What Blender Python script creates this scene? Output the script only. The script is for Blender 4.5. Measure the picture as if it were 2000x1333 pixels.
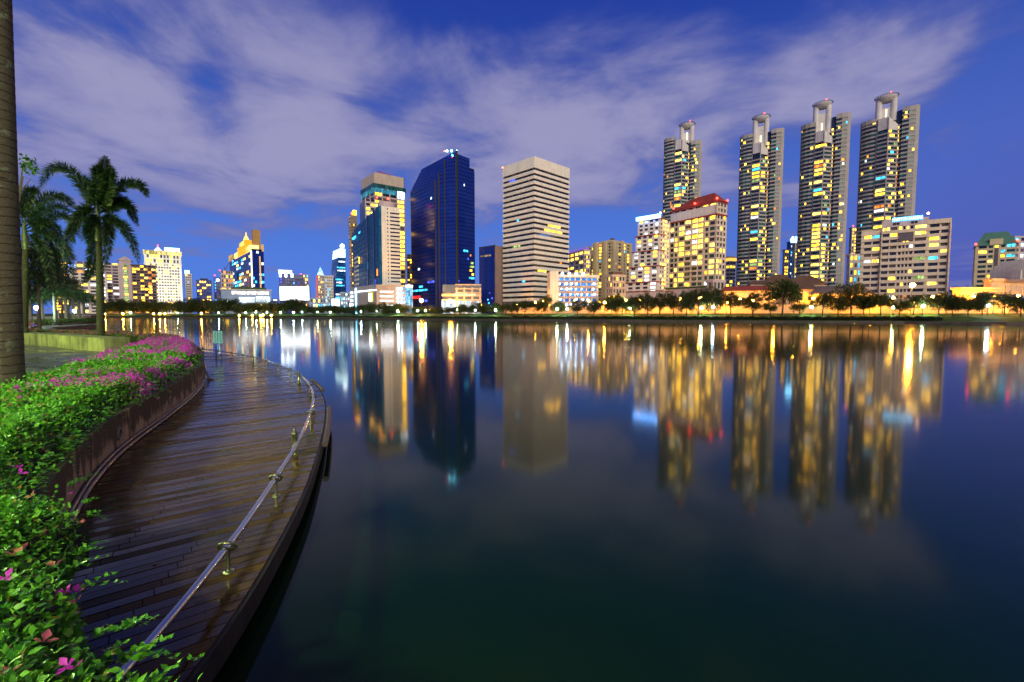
import bpy, bmesh, math, random
import numpy as np
from mathutils import Vector, Matrix, Euler
R = random.Random(7); NR = np.random.default_rng(7)
rad = math.radians
for o in list(bpy.data.objects): bpy.data.objects.remove(o)
S = bpy.context.scene; COL = S.collection
# ------------------------------------------------------------------ camera
F, PITCH, H = 889.0, rad(3.4), 2.5
cd = bpy.data.cameras.new('camera'); cam = bpy.data.objects.new('camera', cd); COL.objects.link(cam)
cd.sensor_width = 36.0; cd.lens = 36.0 * F / 2000; cd.clip_start = .05; cd.clip_end = 9000
cam.location = (0, 0, H); cam.rotation_euler = (math.pi / 2 - PITCH, 0, 0); S.camera = cam
# ------------------------------------------------------------------ world
W = bpy.data.worlds.new('World'); S.world = W; W.use_nodes = True
nt = W.node_tree; nt.nodes.clear()
class G:
    """tiny node-graph writer"""
    def __init__(s, nt): s.nt = nt
    def n(s, t, **k):
        x = s.nt.nodes.new(t)
        for a, v in k.items(): setattr(x, a, v)
        return x
    def put(s, sock, v):
        if hasattr(v, 'is_linked') or hasattr(v, 'links'): s.nt.links.new(v, sock)
        else: sock.default_value = v
    def m(s, op, a, b=0.0, c=None, clamp=False):
        x = s.n('ShaderNodeMath', operation=op); x.use_clamp = clamp
        s.put(x.inputs[0], a); s.put(x.inputs[1], b)
        if c is not None: s.put(x.inputs[2], c)
        return x.outputs[0]
    def vm(s, op, a, b=(0, 0, 0)):
        x = s.n('ShaderNodeVectorMath', operation=op); s.put(x.inputs[0], a); s.put(x.inputs[1], b)
        return x.outputs[1] if op in ('LENGTH', 'DOT_PRODUCT', 'DISTANCE') else x.outputs[0]
    def noise(s, v, sc, det=4, rough=.55, dist=0.0):
        x = s.n('ShaderNodeTexNoise'); s.put(x.inputs['Vector'], v); x.inputs['Scale'].default_value = sc
        x.inputs['Detail'].default_value = det; x.inputs['Roughness'].default_value = rough; x.inputs['Distortion'].default_value = dist
        return x.outputs[0]
    def white(s, v):
        x = s.n('ShaderNodeTexWhiteNoise', noise_dimensions='3D'); s.put(x.inputs['Vector'], v); return x.outputs[0]
    def rng(s, v, a, b, c=0.0, d=1.0, smooth=True):
        x = s.n('ShaderNodeMapRange', interpolation_type='SMOOTHSTEP' if smooth else 'LINEAR')
        s.put(x.inputs[0], v); x.inputs[1].default_value = a; x.inputs[2].default_value = b
        x.inputs[3].default_value = c; x.inputs[4].default_value = d; return x.outputs[0]
    def mix(s, f, a, b):
        x = s.n('ShaderNodeMix', data_type='RGBA'); s.put(x.inputs[0], f)
        s.put(x.inputs[6], a if not isinstance(a, tuple) else (*a[:3], 1)); s.put(x.inputs[7], b if not isinstance(b, tuple) else (*b[:3], 1))
        return x.outputs[2]
    def sep(s, v):
        x = s.n('ShaderNodeSeparateXYZ'); s.put(x.inputs[0], v); return x.outputs
    def comb(s, a, b, c):
        x = s.n('ShaderNodeCombineXYZ'); s.put(x.inputs[0], a); s.put(x.inputs[1], b); s.put(x.inputs[2], c); return x.outputs[0]
g = G(nt)
tc = g.n('ShaderNodeTexCoord'); d = g.vm('NORMALIZE', tc.outputs['Generated']); dx, dy, dz = g.sep(d)
el = g.m('MAXIMUM', dz, 0.0)
base = g.mix(g.rng(el, .03, .60), (.090, .215, .74), (.016, .046, .33))
base = g.mix(g.m('MULTIPLY', g.rng(dx, .25, .85), g.rng(el, .5, .0)), base, (.085, .092, .40))
# cloud deck: the direction is projected on a level layer, streaked along the wind
q = g.m('ADD', el, .10); px_ = g.m('DIVIDE', dx, q); py_ = g.m('DIVIDE', dy, q)
ca, sa = math.cos(rad(-24)), math.sin(rad(-24))
al = g.m('ADD', g.m('MULTIPLY', px_, sa), g.m('MULTIPLY', py_, ca)); ac = g.m('SUBTRACT', g.m('MULTIPLY', px_, ca), g.m('MULTIPLY', py_, sa))
pv = g.comb(g.m('MULTIPLY', ac, 1.0), g.m('MULTIPLY', al, .95), 0.0)
n1 = g.noise(pv, 1.35, 6, .56, .5); n2 = g.noise(g.comb(g.m('MULTIPLY', ac, 1.0), g.m('MULTIPLY', al, .80), 3.0), 2.7, 5, .55, .5)
dens = g.m('ADD', g.m('MULTIPLY', n1, 1.15), g.m('MULTIPLY', n2, .42))
# where the banks of cloud and the gaps of this evening stand (bearing, elevation as tangents)
yy = g.m('MAXIMUM', dy, .05); bx = g.m('DIVIDE', dx, yy); bz = g.m('DIVIDE', dz, yy); bv = g.comb(bx, bz, 0.0)
def tanpt(x, y):
    a = (x - 1000) / F; b = -(y - 666.5) / F
    Y = math.cos(PITCH) + b * math.sin(PITCH); Z = -math.sin(PITCH) + b * math.cos(PITCH)
    return a / Y, Z / Y
for (x, y, rx, ry, s) in [(200, 200, 260, 190, .30), (620, 150, 300, 150, .24), (1060, 150, 330, 150, .24), (1720, 130, 330, 120, .32),
                          (900, 310, 420, 100, .16), (430, 340, 130, 60, .22), (1250, 340, 260, 120, .18), (600, 280, 160, 120, .18), (1560, 380, 60, 60, .12), (500, 430, 40, 30, .2), (1350, 60, 200, 60, .10),
                          (290, 40, 80, 60, -.30), (440, 90, 60, 80, -.2), (60, 60, 90, 90, -.14), (900, 10, 170, 55, -.36), (760, 200, 90, 45, -.26), (400, 180, 50, 90, -.16), (1000, 330, 60, 50, -.1),
                          (1470, 150, 70, 130, -.16), (1500, 10, 130, 40, -.2), (1960, 180, 90, 110, -.34), (1900, 400, 300, 130, -.34), (420, 540, 500, 90, -.16), (1150, 480, 500, 70, -.16), (1560, 300, 200, 90, -.1)]:
    cx, cz = tanpt(x, y)
    v = g.vm('MULTIPLY', g.vm('SUBTRACT', bv, (cx, cz, 0)), (F / rx, F / ry, 0))
    w_ = g.m('EXPONENT', g.m('MULTIPLY', g.m('POWER', g.vm('LENGTH', v), 2.0), -1.0))
    dens = g.m('ADD', dens, g.m('MULTIPLY', w_, s * .72))
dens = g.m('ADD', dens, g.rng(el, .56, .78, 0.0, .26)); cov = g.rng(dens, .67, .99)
cc = g.mix(g.rng(dens, .75, 1.15), (.120, .140, .40), (.34, .33, .54))
cc = g.mix(g.rng(el, .05, .3), (.16, .18, .46), cc); cc = g.mix(g.rng(el, .50, .80), cc, (.056, .055, .060))  # cloud above the view is added and darkened to dim deck and lake reflections
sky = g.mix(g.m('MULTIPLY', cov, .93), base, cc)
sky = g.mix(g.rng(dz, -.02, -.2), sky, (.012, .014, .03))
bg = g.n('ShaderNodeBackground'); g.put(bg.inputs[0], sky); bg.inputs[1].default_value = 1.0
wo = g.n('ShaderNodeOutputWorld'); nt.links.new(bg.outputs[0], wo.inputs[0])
# ------------------------------------------------------------------ dusk glow (the one sun lamp) and exposure
sd = bpy.data.lights.new('dusk_glow', 'SUN'); so = bpy.data.objects.new('dusk_glow', sd); COL.objects.link(so)
sd.energy = 3.0; sd.color = (1.0, .84, .60); sd.angle = rad(55); so.rotation_euler = (rad(72), 0, rad(8)); so.location = (0, -60, 60)
vs = S.view_settings; S.display_settings.display_device = 'sRGB'; vs.view_transform = 'Standard'; vs.look = 'None'; vs.exposure = 0; vs.gamma = 1; vs.use_curve_mapping = False
S.render.engine = 'CYCLES'; cy = S.cycles
cy.max_bounces = 5; cy.diffuse_bounces = 2; cy.glossy_bounces = 3; cy.transmission_bounces = 3; cy.transparent_max_bounces = 6
cy.sample_clamp_indirect = 6; cy.caustics_reflective = False; cy.caustics_refractive = False; cy.use_light_tree = True; cy.use_denoising = True
# ------------------------------------------------------------------ picture measure -> place
def ray(x, y):
    a = (x - 1000) / F; b = -(y - 666.5) / F
    return a, math.cos(PITCH) + b * math.sin(PITCH), -math.sin(PITCH) + b * math.cos(PITCH)
def gz(x, y, z):
    r = ray(x, y); t = (z - H) / r[2]; return r[0] * t, r[1] * t
def at(x, y, Y):
    r = ray(x, y); t = Y / r[1]; return Vector((r[0] * t, Y, H + r[2] * t))
def kx(x, y=560): r = ray(x, y); return r[0] / r[1]
def interp(pts, x):
    if x <= pts[0][0]: return pts[0][1]
    for (a, b), (c, e) in zip(pts, pts[1:]):
        if x <= c: return b + (e - b) * (x - a) / (c - a)
    return pts[-1][1]
# ------------------------------------------------------------------ materials
MATS = {}
def mat(name, build):
    if name in MATS: return MATS[name]
    m = bpy.data.materials.new(name); m.use_nodes = True; t = m.node_tree; t.nodes.clear(); G_ = G(t)
    sh = build(G_); out = G_.n('ShaderNodeOutputMaterial')
    t.links.new(sh, out.inputs[0]); MATS[name] = m; return m
def pbsdf(G_, col, rough=.6, metal=0.0, spec=.5, normal=None, coat=0, ior=None):
    p = G_.n('ShaderNodeBsdfPrincipled'); G_.put(p.inputs['Base Color'], (*col[:3], 1) if isinstance(col, tuple) else col)
    G_.put(p.inputs['Roughness'], rough); p.inputs['Metallic'].default_value = metal; p.inputs['Specular IOR Level'].default_value = spec
    p.inputs['Coat Weight'].default_value = coat
    if ior: p.inputs['IOR'].default_value = ior
    if normal is not None: G_.put(p.inputs['Normal'], normal)
    return p.outputs[0]
def bump(G_, h, st=.3, dist=.02):
    b = G_.n('ShaderNodeBump'); b.inputs['Strength'].default_value = st; b.inputs['Distance'].default_value = dist; G_.put(b.inputs['Height'], h); return b.outputs[0]
def pos(G_): return G_.n('ShaderNodeNewGeometry').outputs['Position']
def wall(name, c, var=.10, rough=.75, sc=.25, panel=None):
    def f(G_):
        p = pos(G_); n = G_.noise(p, sc, 5); s = G_.noise(G_.vm('MULTIPLY', p, (1, 1, .12)), sc * 3, 3)
        k = G_.m('ADD', G_.m('MULTIPLY', n, .6), G_.m('MULTIPLY', s, .4))
        lo = tuple(v * (1 - var * 1.6) for v in c); hi = tuple(min(.85, v * (1 + var)) for v in c)
        col = G_.mix(G_.rng(k, .3, .7), lo, hi)
        if panel:
            o = G_.n('ShaderNodeTexCoord').outputs['Object']; x, y, z = G_.sep(o)
            e = G_.m('ABSOLUTE', G_.m('SUBTRACT', G_.m('FRACT', G_.m('DIVIDE', G_.m('ADD', x, y), panel)), .5))
            col = G_.mix(G_.rng(e, .455, .49), col, tuple(v * .62 for v in c))
        return pbsdf(G_, col, rough)
    return mat(name, f)
def glass(name, c, c2=None, rough=.12, cell=(2.0, 2.0, 3.4), metal=.0, spec=.6):
    c2 = c2 or tuple(v * 1.9 for v in c)
    def f(G_):
        p = pos(G_); w = G_.white(G_.vm('FLOOR', G_.vm('DIVIDE', p, cell)))
        col = G_.mix(G_.m('POWER', w, 2.2), c, c2); x, y, z = G_.sep(p)
        e = G_.m('ABSOLUTE', G_.m('SUBTRACT', G_.m('FRACT', G_.m('DIVIDE', G_.m('ADD', x, G_.m('MULTIPLY', y, .7)), 1.3)), .5))
        col = G_.mix(G_.rng(e, .44, .49), col, tuple(v * .3 for v in c))
        return pbsdf(G_, col, rough, metal, spec)
    return mat(name, f)
def lit(name, c, k=1.6, cell=(1.6, 1.6, 3.0)):
    """a lit room behind glass: brightness differs from pane to pane, with curtains and furniture dimming parts"""
    def f(G_):
        p = pos(G_); w = G_.white(G_.vm('FLOOR', G_.vm('DIVIDE', p, cell))); n = G_.noise(p, 1.4, 3, .7)
        s = G_.m('MULTIPLY', G_.m('ADD', .25, G_.m('MULTIPLY', w, 1.0)), G_.rng(n, .28, .62, .25, 1.25))
        e = G_.n('ShaderNodeEmission'); G_.put(e.inputs[0], (*c, 1)); G_.put(e.inputs[1], G_.m('MULTIPLY', s, k)); return e.outputs[0]
    return mat(name, f)
def emit(name, c, k):
    def f(G_):
        e = G_.n('ShaderNodeEmission'); e.inputs[0].default_value = (*c, 1); e.inputs[1].default_value = k; return e.outputs[0]
    return mat(name, f)
def plain(name, c, rough=.5, metal=0.0, var=.25, sc=6.0):
    def f(G_):
        o = G_.n('ShaderNodeTexCoord').outputs['Object']; n = G_.noise(o, sc, 4)
        return pbsdf(G_, G_.mix(G_.rng(n, .3, .7), tuple(v * (1 - var) for v in c), tuple(v * (1 + var) for v in c)), G_.rng(n, .2, .8, rough * .8, min(1, rough * 1.2)), metal)
    return mat(name, f)
def leafmat(name, c1, c2, trans=.25, rough=.45, old=None):
    def f(G_):
        r = G_.n('ShaderNodeNewGeometry').outputs['Random Per Island']
        oi = G_.n('ShaderNodeObjectInfo').outputs['Random']; rr = G_.m('FRACT', G_.m('ADD', r, oi))
        col = G_.mix(rr, c1, c2)
        if old: col = G_.mix(G_.rng(G_.m('FRACT', G_.m('MULTIPLY', rr, 7.31)), .955, .975), col, old)
        a = pbsdf(G_, col, rough, 0, .35)
        t = G_.n('ShaderNodeBsdfTranslucent'); G_.put(t.inputs[0], col)
        x = G_.n('ShaderNodeMixShader'); x.inputs[0].default_value = trans
        G_.nt.links.new(a, x.inputs[1]); G_.nt.links.new(t.outputs[0], x.inputs[2]); return x.outputs[0]
    return mat(name, f)
M_CROWN = wall('pale_crown_panel', (.58, .56, .54), panel=1.5); M_CREAM = wall('cream_concrete', (.62, .54, .42)); M_WHITE = wall('white_render', (.70, .66, .60)); M_YCREAM = wall('yellow_cream_render', (.60, .50, .30))
M_PINK = wall('pinkish_render', (.50, .42, .42)); M_BROWN = wall('brown_brick_render', (.24, .17, .15)); M_GREY = wall('grey_panel', (.34, .32, .31), panel=1.5)
M_STRIPE = wall('pale_stone_panel', (.76, .74, .62), .07, panel=1.6); M_BEIGE = wall('beige_concrete', (.48, .40, .32)); M_DARKW = wall('dark_wall', (.10, .09, .11))
M_ORANGE = wall('ochre_wall', (.62, .46, .26)); M_ROOFRED = wall('red_roof_tile', (.30, .045, .035)); M_ROOFBR = wall('brown_roof_tile', (.13, .075, .05)); M_ROOFGR = wall('green_roof_metal', (.07, .20, .15))
M_CORE = glass('dark_glass', (.010, .012, .020), (.05, .06, .07)); M_TEAL = glass('teal_glass', (.008, .045, .045), (.03, .14, .12), .15)
M_NAVY = glass('navy_glass', (.006, .022, .22), (.008, .030, .27), .16, (9, 9, 3.6), spec=.35); M_NAVY2 = glass('deep_navy_glass', (.003, .008, .05), (.004, .012, .07), .16, spec=.3)
M_TBLUE = glass('teal_blue_glass', (.003, .075, .19), (.006, .12, .28), .30, (3, 3, 3.6), spec=.02); M_BLUEG = glass('bright_blue_glass', (.01, .06, .25), (.02, .14, .42), .15)
L_WARM = lit('warm_lit_room', (1.0, .50, .03), 7.0); L_GOLD = lit('golden_lit_room', (1.0, .60, .08), 6.0); L_WHITE = lit('white_lit_room', (.80, .92, 1.0), 3.2)
L_CYAN = lit('cyan_lit_room', (.06, .55, .95), 3.0); L_GREEN = lit('greenish_lit_room', (.55, .85, .25), 1.2); L_BLUE = lit('blue_lit_room', (.08, .12, 1.0), 2.2); L_ORANGE = lit('orange_lit_room', (1.0, .25, .03), 2.6)
M_FRAME = plain('dark_frame', (.03, .03, .035), .5)
LITS = [L_WARM] * 7 + [L_GOLD] * 5 + [L_WHITE] + [L_CYAN] + [L_GREEN] + [L_ORANGE]
# ------------------------------------------------------------------ mesh helpers
class MB:
    def __init__(s): s.v = []; s.f = []; s.mi = []
    def add(s, v, f, mi=0):
        b = len(s.v); s.v += [tuple(p) for p in v]; s.f += [tuple(i + b for i in q) for q in f]; s.mi += [mi] * len(f); return s
    def box(s, x0, x1, y0, y1, z0, z1, mi=0):
        return s.add([(x0, y0, z0), (x1, y0, z0), (x1, y1, z0), (x0, y1, z0), (x0, y0, z1), (x1, y0, z1), (x1, y1, z1), (x0, y1, z1)],
                     [(0, 3, 2, 1), (4, 5, 6, 7), (0, 1, 5, 4), (1, 2, 6, 5), (2, 3, 7, 6), (3, 0, 4, 7)], mi)
    def prism(s, poly, z0, z1, mi=0):
        n = len(poly); z0f = z0 if callable(z0) else (lambda p: z0); z1f = z1 if callable(z1) else (lambda p: z1)
        v = [(p[0], p[1], z0f(p)) for p in poly] + [(p[0], p[1], z1f(p)) for p in poly]
        return s.add(v, [tuple(range(n - 1, -1, -1)), tuple(range(n, 2 * n))] + [(i, (i + 1) % n, n + (i + 1) % n, n + i) for i in range(n)], mi)
    def tube(s, pts, rads, n=8, mi=0, cap=True):
        pts = [Vector(p) for p in pts]; rads = rads if hasattr(rads, '__len__') else [rads] * len(pts); rings = []; b = len(s.v); up = None
        for i, p in enumerate(pts):
            t = (pts[min(i + 1, len(pts) - 1)] - pts[max(i - 1, 0)]).normalized()
            if up is None: up = Vector((1, 0, 0)) if abs(t.x) < .8 else Vector((0, 1, 0))
            a = (up - t * up.dot(t)).normalized(); up = a; c = t.cross(a)
            s.v += [tuple(p + (a * math.cos(2 * math.pi * k / n) + c * math.sin(2 * math.pi * k / n)) * rads[i]) for k in range(n)]
        for i in range(len(pts) - 1):
            for k in range(n): s.f.append((b + i * n + k, b + i * n + (k + 1) % n, b + (i + 1) * n + (k + 1) % n, b + (i + 1) * n + k)); s.mi.append(mi)
        if cap:
            e = b + (len(pts) - 1) * n
            s.f += [tuple(b + k for k in range(n - 1, -1, -1)), tuple(e + k for k in range(n))]; s.mi += [mi, mi]
        return s
    def lathe(s, prof, n=24, c=(0, 0), mi=0):
        b = len(s.v)
        for r, z in prof: s.v += [(c[0] + r * math.cos(2 * math.pi * k / n), c[1] + r * math.sin(2 * math.pi * k / n), z) for k in range(n)]
        for i in range(len(prof) - 1):
            for k in range(n): s.f.append((b + i * n + k, b + i * n + (k + 1) % n, b + (i + 1) * n + (k + 1) % n, b + (i + 1) * n + k)); s.mi.append(mi)
        return s
    def mesh(s, name, mats, smooth=False):
        me = bpy.data.meshes.new(name); me.from_pydata(s.v, [], s.f); mats = mats if isinstance(mats, (list, tuple)) else [mats]
        for m in mats: me.materials.append(m)
        if len(mats) > 1: me.polygons.foreach_set('material_index', s.mi)
        if smooth: me.polygons.foreach_set('use_smooth', [True] * len(me.polygons))
        return me
    def build(s, name, mats, parent=None, smooth=False, **k): return link(name, s.mesh(name, mats, smooth), parent, **k)
def link(name, me, parent=None, loc=None, rot=None, scale=None, label=None, cat=None, group=None, kind=None):
    o = bpy.data.objects.new(name, me); COL.objects.link(o)
    if parent: o.parent = parent
    if loc is not None: o.location = loc
    if rot is not None: o.rotation_euler = rot
    if scale is not None: o.scale = scale if hasattr(scale, '__len__') else (scale,) * 3
    for kk, vv in (('label', label), ('category', cat), ('group', group), ('kind', kind)):
        if vv: o[kk] = vv
    return o
def thing(name, label, cat, loc=(0, 0, 0), rz=0, group=None): return link(name, None, None, loc, (0, 0, rz), None, label, cat, group)
def ico(name, r, m, sub=2):
    bm = bmesh.new(); bmesh.ops.create_icosphere(bm, subdivisions=sub, radius=r); me = bpy.data.meshes.new(name); bm.to_mesh(me); bm.free()
    me.materials.append(m); me.polygons.foreach_set('use_smooth', [True] * len(me.polygons)); return me
def npmesh(name, v, f, m, smooth=False):
    me = bpy.data.meshes.new(name); nv, nf, k = len(v), len(f), f.shape[1]
    me.vertices.add(nv); me.vertices.foreach_set('co', v.astype(np.float32).ravel())
    me.loops.add(nf * k); me.loops.foreach_set('vertex_index', f.astype(np.int32).ravel())
    me.polygons.add(nf); me.polygons.foreach_set('loop_start', np.arange(0, nf * k, k, dtype=np.int32))
    if smooth: me.polygons.foreach_set('use_smooth', np.ones(nf, bool))
    me.materials.append(m); me.update(); me.validate(); return me
LEAF_V = np.array([(0, 0, 0), (-.30, .42, .07), (.30, .42, .07), (0, 1, -.10), (0, .45, 0)]); LEAF_F = np.array([(0, 4, 1), (4, 3, 1), (0, 2, 4), (4, 2, 3)])
def scatter(P, D, N, size, tv=LEAF_V, tf=LEAF_F):
    """leaf-sized faces at P pointing along D with face normal near N"""
    D = D / np.linalg.norm(D, axis=1)[:, None]; X = np.cross(D, N); X /= np.linalg.norm(X, axis=1)[:, None] + 1e-9; Z = np.cross(X, D)
    v = (tv[None, :, 0, None] * X[:, None] + tv[None, :, 1, None] * D[:, None] + tv[None, :, 2, None] * Z[:, None]) * size[:, None, None] + P[:, None]
    k = len(tv); f = tf[None] + (np.arange(len(P)) * k)[:, None, None]
    return v.reshape(-1, 3), f.reshape(-1, 3)
def rdir(n, zb=0.0, s=1.0):
    a = NR.normal(size=(n, 3)) * s; a[:, 2] += zb; return a / np.linalg.norm(a, axis=1)[:, None]
# ------------------------------------------------------------------ setting: water, banks
def water_f(G_):
    p = pos(G_); n = G_.noise(G_.vm('MULTIPLY', p, (.5, 1.6, 1)), .9, 3, .5); n3 = G_.noise(p, .05, 2)
    col = G_.mix(n3, (.002, .010, .004), (.005, .015, .005))
    return pbsdf(G_, col, G_.rng(n3, .3, .7, .07, .095), 0, .5, bump(G_, n, .05, .01), ior=1.25)
M_WATER = mat('lake_water', water_f)
MB().box(-3000, 3000, -400, 5000, -2.6, -2.5).build('lake_bed', wall('lake_mud', (.03, .03, .02)), kind='structure')
w = MB().add([(-1500, -300, 0), (1500, -300, 0), (1500, 1200, 0), (-1500, 1200, 0)], [(0, 1, 2, 3)]).build('lake_water', M_WATER, kind='structure')
SHORE = [(-900, 300), (-274, 300), (-170, 283), (-120, 264), (-70, 222), (-44, 195), (0, 166), (30, 150), (61, 137), (105, 122), (117, 108), (190, 92), (600, 60)]
def shore(X): return interp(SHORE, X)
def shore_px(x, off):
    k = kx(x); Y = 150.
    for _ in range(40): Y = .5 * Y + .5 * (shore(k * Y) + off)
    return Y
def grass_f(G_):
    p = pos(G_); n = G_.noise(p, .5, 5); return pbsdf(G_, G_.mix(G_.rng(n, .3, .7), (.025, .06, .012), (.06, .12, .025)), .9, 0, .2, bump(G_, G_.noise(p, 9, 3), .6, .05))
M_GRASS = mat('lawn', grass_f)
prof = [(0, -1.5, 0), (0, .55, 0), (1.2, .6, 0), (2.2, .95, 1), (6, 1.6, 1), (14, 2.7, 1), (60, 2.7, 2), (4500, 2.7, 2)]
mb = MB(); xs = [p for p in SHORE]; xs = [(-3500, 300)] + xs + [(3500, 60)]
fine = []
for (a, b), (c, e) in zip(xs, xs[1:]):
    k = max(1, int((c - a) / 12)) if abs(a) < 1000 and abs(c) < 1000 else 1
    fine += [(a + (c - a) * i / k, b + (e - b) * i / k) for i in range(k)]
fine.append(xs[-1])
for x, y in fine:
    for o_, z, _ in prof: mb.v.append((x, y + o_ , z + (R.uniform(-.08, .08) if .5 < z < 2 else 0)))
n = len(prof)
for i in range(len(fine) - 1):
    for k in range(n - 1): mb.f.append((i * n + k, (i + 1) * n + k, (i + 1) * n + k + 1, i * n + k + 1)); mb.mi.append(0 if k < 2 else (1 if k < 5 else 2))
mb.build('far_bank_ground', [wall('dark_bank_stone', (.06, .05, .04), .3), M_GRASS, wall('city_ground', (.10, .09, .08))], kind='structure')
# ------------------------------------------------------------------ building kit
class Bld:
    def __init__(s, name, label, xc, Yc, th, xl, xr, ytop, b=None, a=None, zb=2.6, cat='building', group=None):
        th = rad(th); C = Vector((kx(xc) * Yc, Yc)); c_, s_ = math.cos(th), math.sin(th)
        da_, db_ = c_ - kx(xr) * s_, s_ + kx(xl) * c_
        s.a = a if a else ((kx(xr) * C.y - C.x) / da_ if da_ > .12 else 12.0); s.b = b if b else ((C.x - kx(xl) * C.y) / db_ if db_ > .12 else 10.0)
        s.zb = zb; s.h = at(xc, ytop, Yc).z - zb; s.Y = Yc; s.a = abs(s.a); s.root = thing(name, label, cat, (C.x, C.y, zb), th, group); s.cache = {}
    def z(s, y, x=1000, Y=None): return at(x, y, Y or s.Y).z - s.zb
    def face(s, w): return ((0, 0), (1, 0), (0, 1), s.a) if w == 'R' else ((0, 0), (0, 1), (1, 0), s.b)
    def core(s, m, z0=0, z1=None, dep=.55, name='core', x1=None, y1=None, x0=None, y0=None):
        return MB().box(dep if x0 is None else x0, x1 or s.a, dep if y0 is None else y0, y1 or s.b, z0, s.h - .02 if z1 is None else z1).build(name, m, s.root)
    def part(s, name, m, *box, **k): return MB().box(*box).build(name, m, s.root, **k)
def fbox(mb, fr, u0, u1, d0, d1, z0, z1, mi=0):
    o, t, n_ = fr[0], fr[1], fr[2]
    P = lambda u, dd: (o[0] + t[0] * u + n_[0] * dd, o[1] + t[1] * u + n_[1] * dd)
    q = [P(u0, d0), P(u1, d0), P(u1, d1), P(u0, d1)]
    if t[0] * n_[1] - t[1] * n_[0] < 0: q.reverse()
    return mb.prism(q, z0, z1, mi)
def facade(B, fr, z0, z1, nf, cols, wallm, dark, lits, p, sp=.42, dep=.5, indiv=True, piers=True, proud=.08, bands=True, litf=None, balc=None):
    """one face of a building: a sill band per floor, a pier between window columns, a window in every bay"""
    L = fr[3]; h = (z1 - z0) / nf
    if bands:
        if indiv:
            me = fbox(MB(), fr, -.02, L + .02, -proud, dep, 0, h * sp).mesh('floor_band', wallm)
            for i in range(nf): link('floor_band', me, B.root, (0, 0, z0 + i * h))
        else:
            mb = MB()
            for i in range(nf): fbox(mb, fr, -.02, L + .02, -proud, dep, z0 + i * h, z0 + i * h + h * sp)
            mb.build('floor_band', wallm, B.root, kind='stuff')
    if piers:
        edges = [0.0] + [e for c in cols for e in c] + [L]; mb = MB()
        for a, b in zip(edges[::2], edges[1::2]):
            if b - a > .05:
                if indiv: fbox(MB(), fr, a, b, 0, dep, z0, z1).build('pier', wallm, B.root)
                else: fbox(mb, fr, a, b, 0, dep, z0, z1)
        if not indiv and mb.v: mb.build('pier', wallm, B.root, kind='stuff')
    mats = []; mb = MB(); cache = {}; bl = MB()
    for ci, (u0, u1) in enumerate(cols):
        for i in range(nf):
            pp = p(ci, i) if callable(p) else p
            m = R.choice(lits) if R.random() < pp else (R.choice(dark) if isinstance(dark, list) else dark)
            if indiv:
                k = (round(u1 - u0, 3), ci, m.name)
                if k not in cache: cache[k] = fbox(MB(), fr, u0, u1, dep * .55, dep * .9, h * sp, h).mesh('window', m)
                link('window', cache[k], B.root, (0, 0, z0 + i * h))
            else:
                if m not in mats: mats.append(m)
                fbox(mb, fr, u0, u1, dep * .55, dep * .9, z0 + i * h + h * sp, z0 + (i + 1) * h, mats.index(m))
            if balc and ci in balc: fbox(bl, fr, u0 - .2, u1 + .2, -balc[ci], 0, z0 + i * h, z0 + i * h + h * .34)
    if mb.v: mb.build('window', mats, B.root, kind='stuff')
    if bl.v: bl.build('balcony', wallm, B.root, kind='stuff')
def cols_n(L, n, w=.6, m0=.4, m1=None):
    m1 = m0 if m1 is None else m1; s = (L - m0 - m1) / n
    return [(m0 + s * i + s * (1 - w) / 2, m0 + s * (i + 1) - s * (1 - w) / 2) for i in range(n)]
def beacon(B, x, y, z, c=(1, .03, .015), k=60, r=.55):
    mb = MB().tube([(x, y, z - .8), (x, y, z)], .12, 6); o = mb.build('beacon_mast', M_FRAME, B.root)
    link('beacon_bulb', ico('beacon_bulb', r, emit('beacon_%.2f_%.2f' % (c[0], c[1]), c, k), 1), o, (x, y, z + r * .8))
def sign_text(B, txt, fr, u0, u1, z, hgt, m, dpt=-.5):
    """letters standing on the wall, one object"""
    cu = bpy.data.curves.new('sign', 'FONT'); cu.body = txt; cu.size = 1; cu.extrude = .03; cu.offset = .012
    t = bpy.data.objects.new('sign_tmp', cu); COL.objects.link(t); bpy.context.view_layer.update()
    me = bpy.data.meshes.new_from_object(t.evaluated_get(bpy.context.evaluated_depsgraph_get())); bpy.data.objects.remove(t)
    c = np.empty(len(me.vertices) * 3); me.vertices.foreach_get('co', c); c = c.reshape(-1, 3); lo, hi = c.min(0), c.max(0)
    u = u0 + (c[:, 0] - lo[0]) / (hi[0] - lo[0]) * (u1 - u0); zz = z + (c[:, 1] - lo[1]) / (hi[1] - lo[1]) * hgt
    o_, tt, nn = fr[0], fr[1], fr[2]; dd = dpt - (c[:, 2] - lo[2]) * 3
    v = np.stack([o_[0] + tt[0] * u + nn[0] * dd, o_[1] + tt[1] * u + nn[1] * dd, zz], 1); me.vertices.foreach_set('co', v.ravel()); me.materials.clear(); me.materials.append(m)
    return link('sign_lettering', me, B.root)
def revface(B, w):   # same face measured from its far end (so that writing reads left to right)
    return ((0, B.b), (0, -1), (1, 0), B.b) if w == 'L' else B.face('R')
# ================================================================== buildings, from the right of the lake to the left
N_SIGN = emit('blue_white_sign', (.22, .66, 1.0), 9.0); N_WHITE = emit('white_lamp', (.80, .92, 1.0), 6.0)
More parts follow.
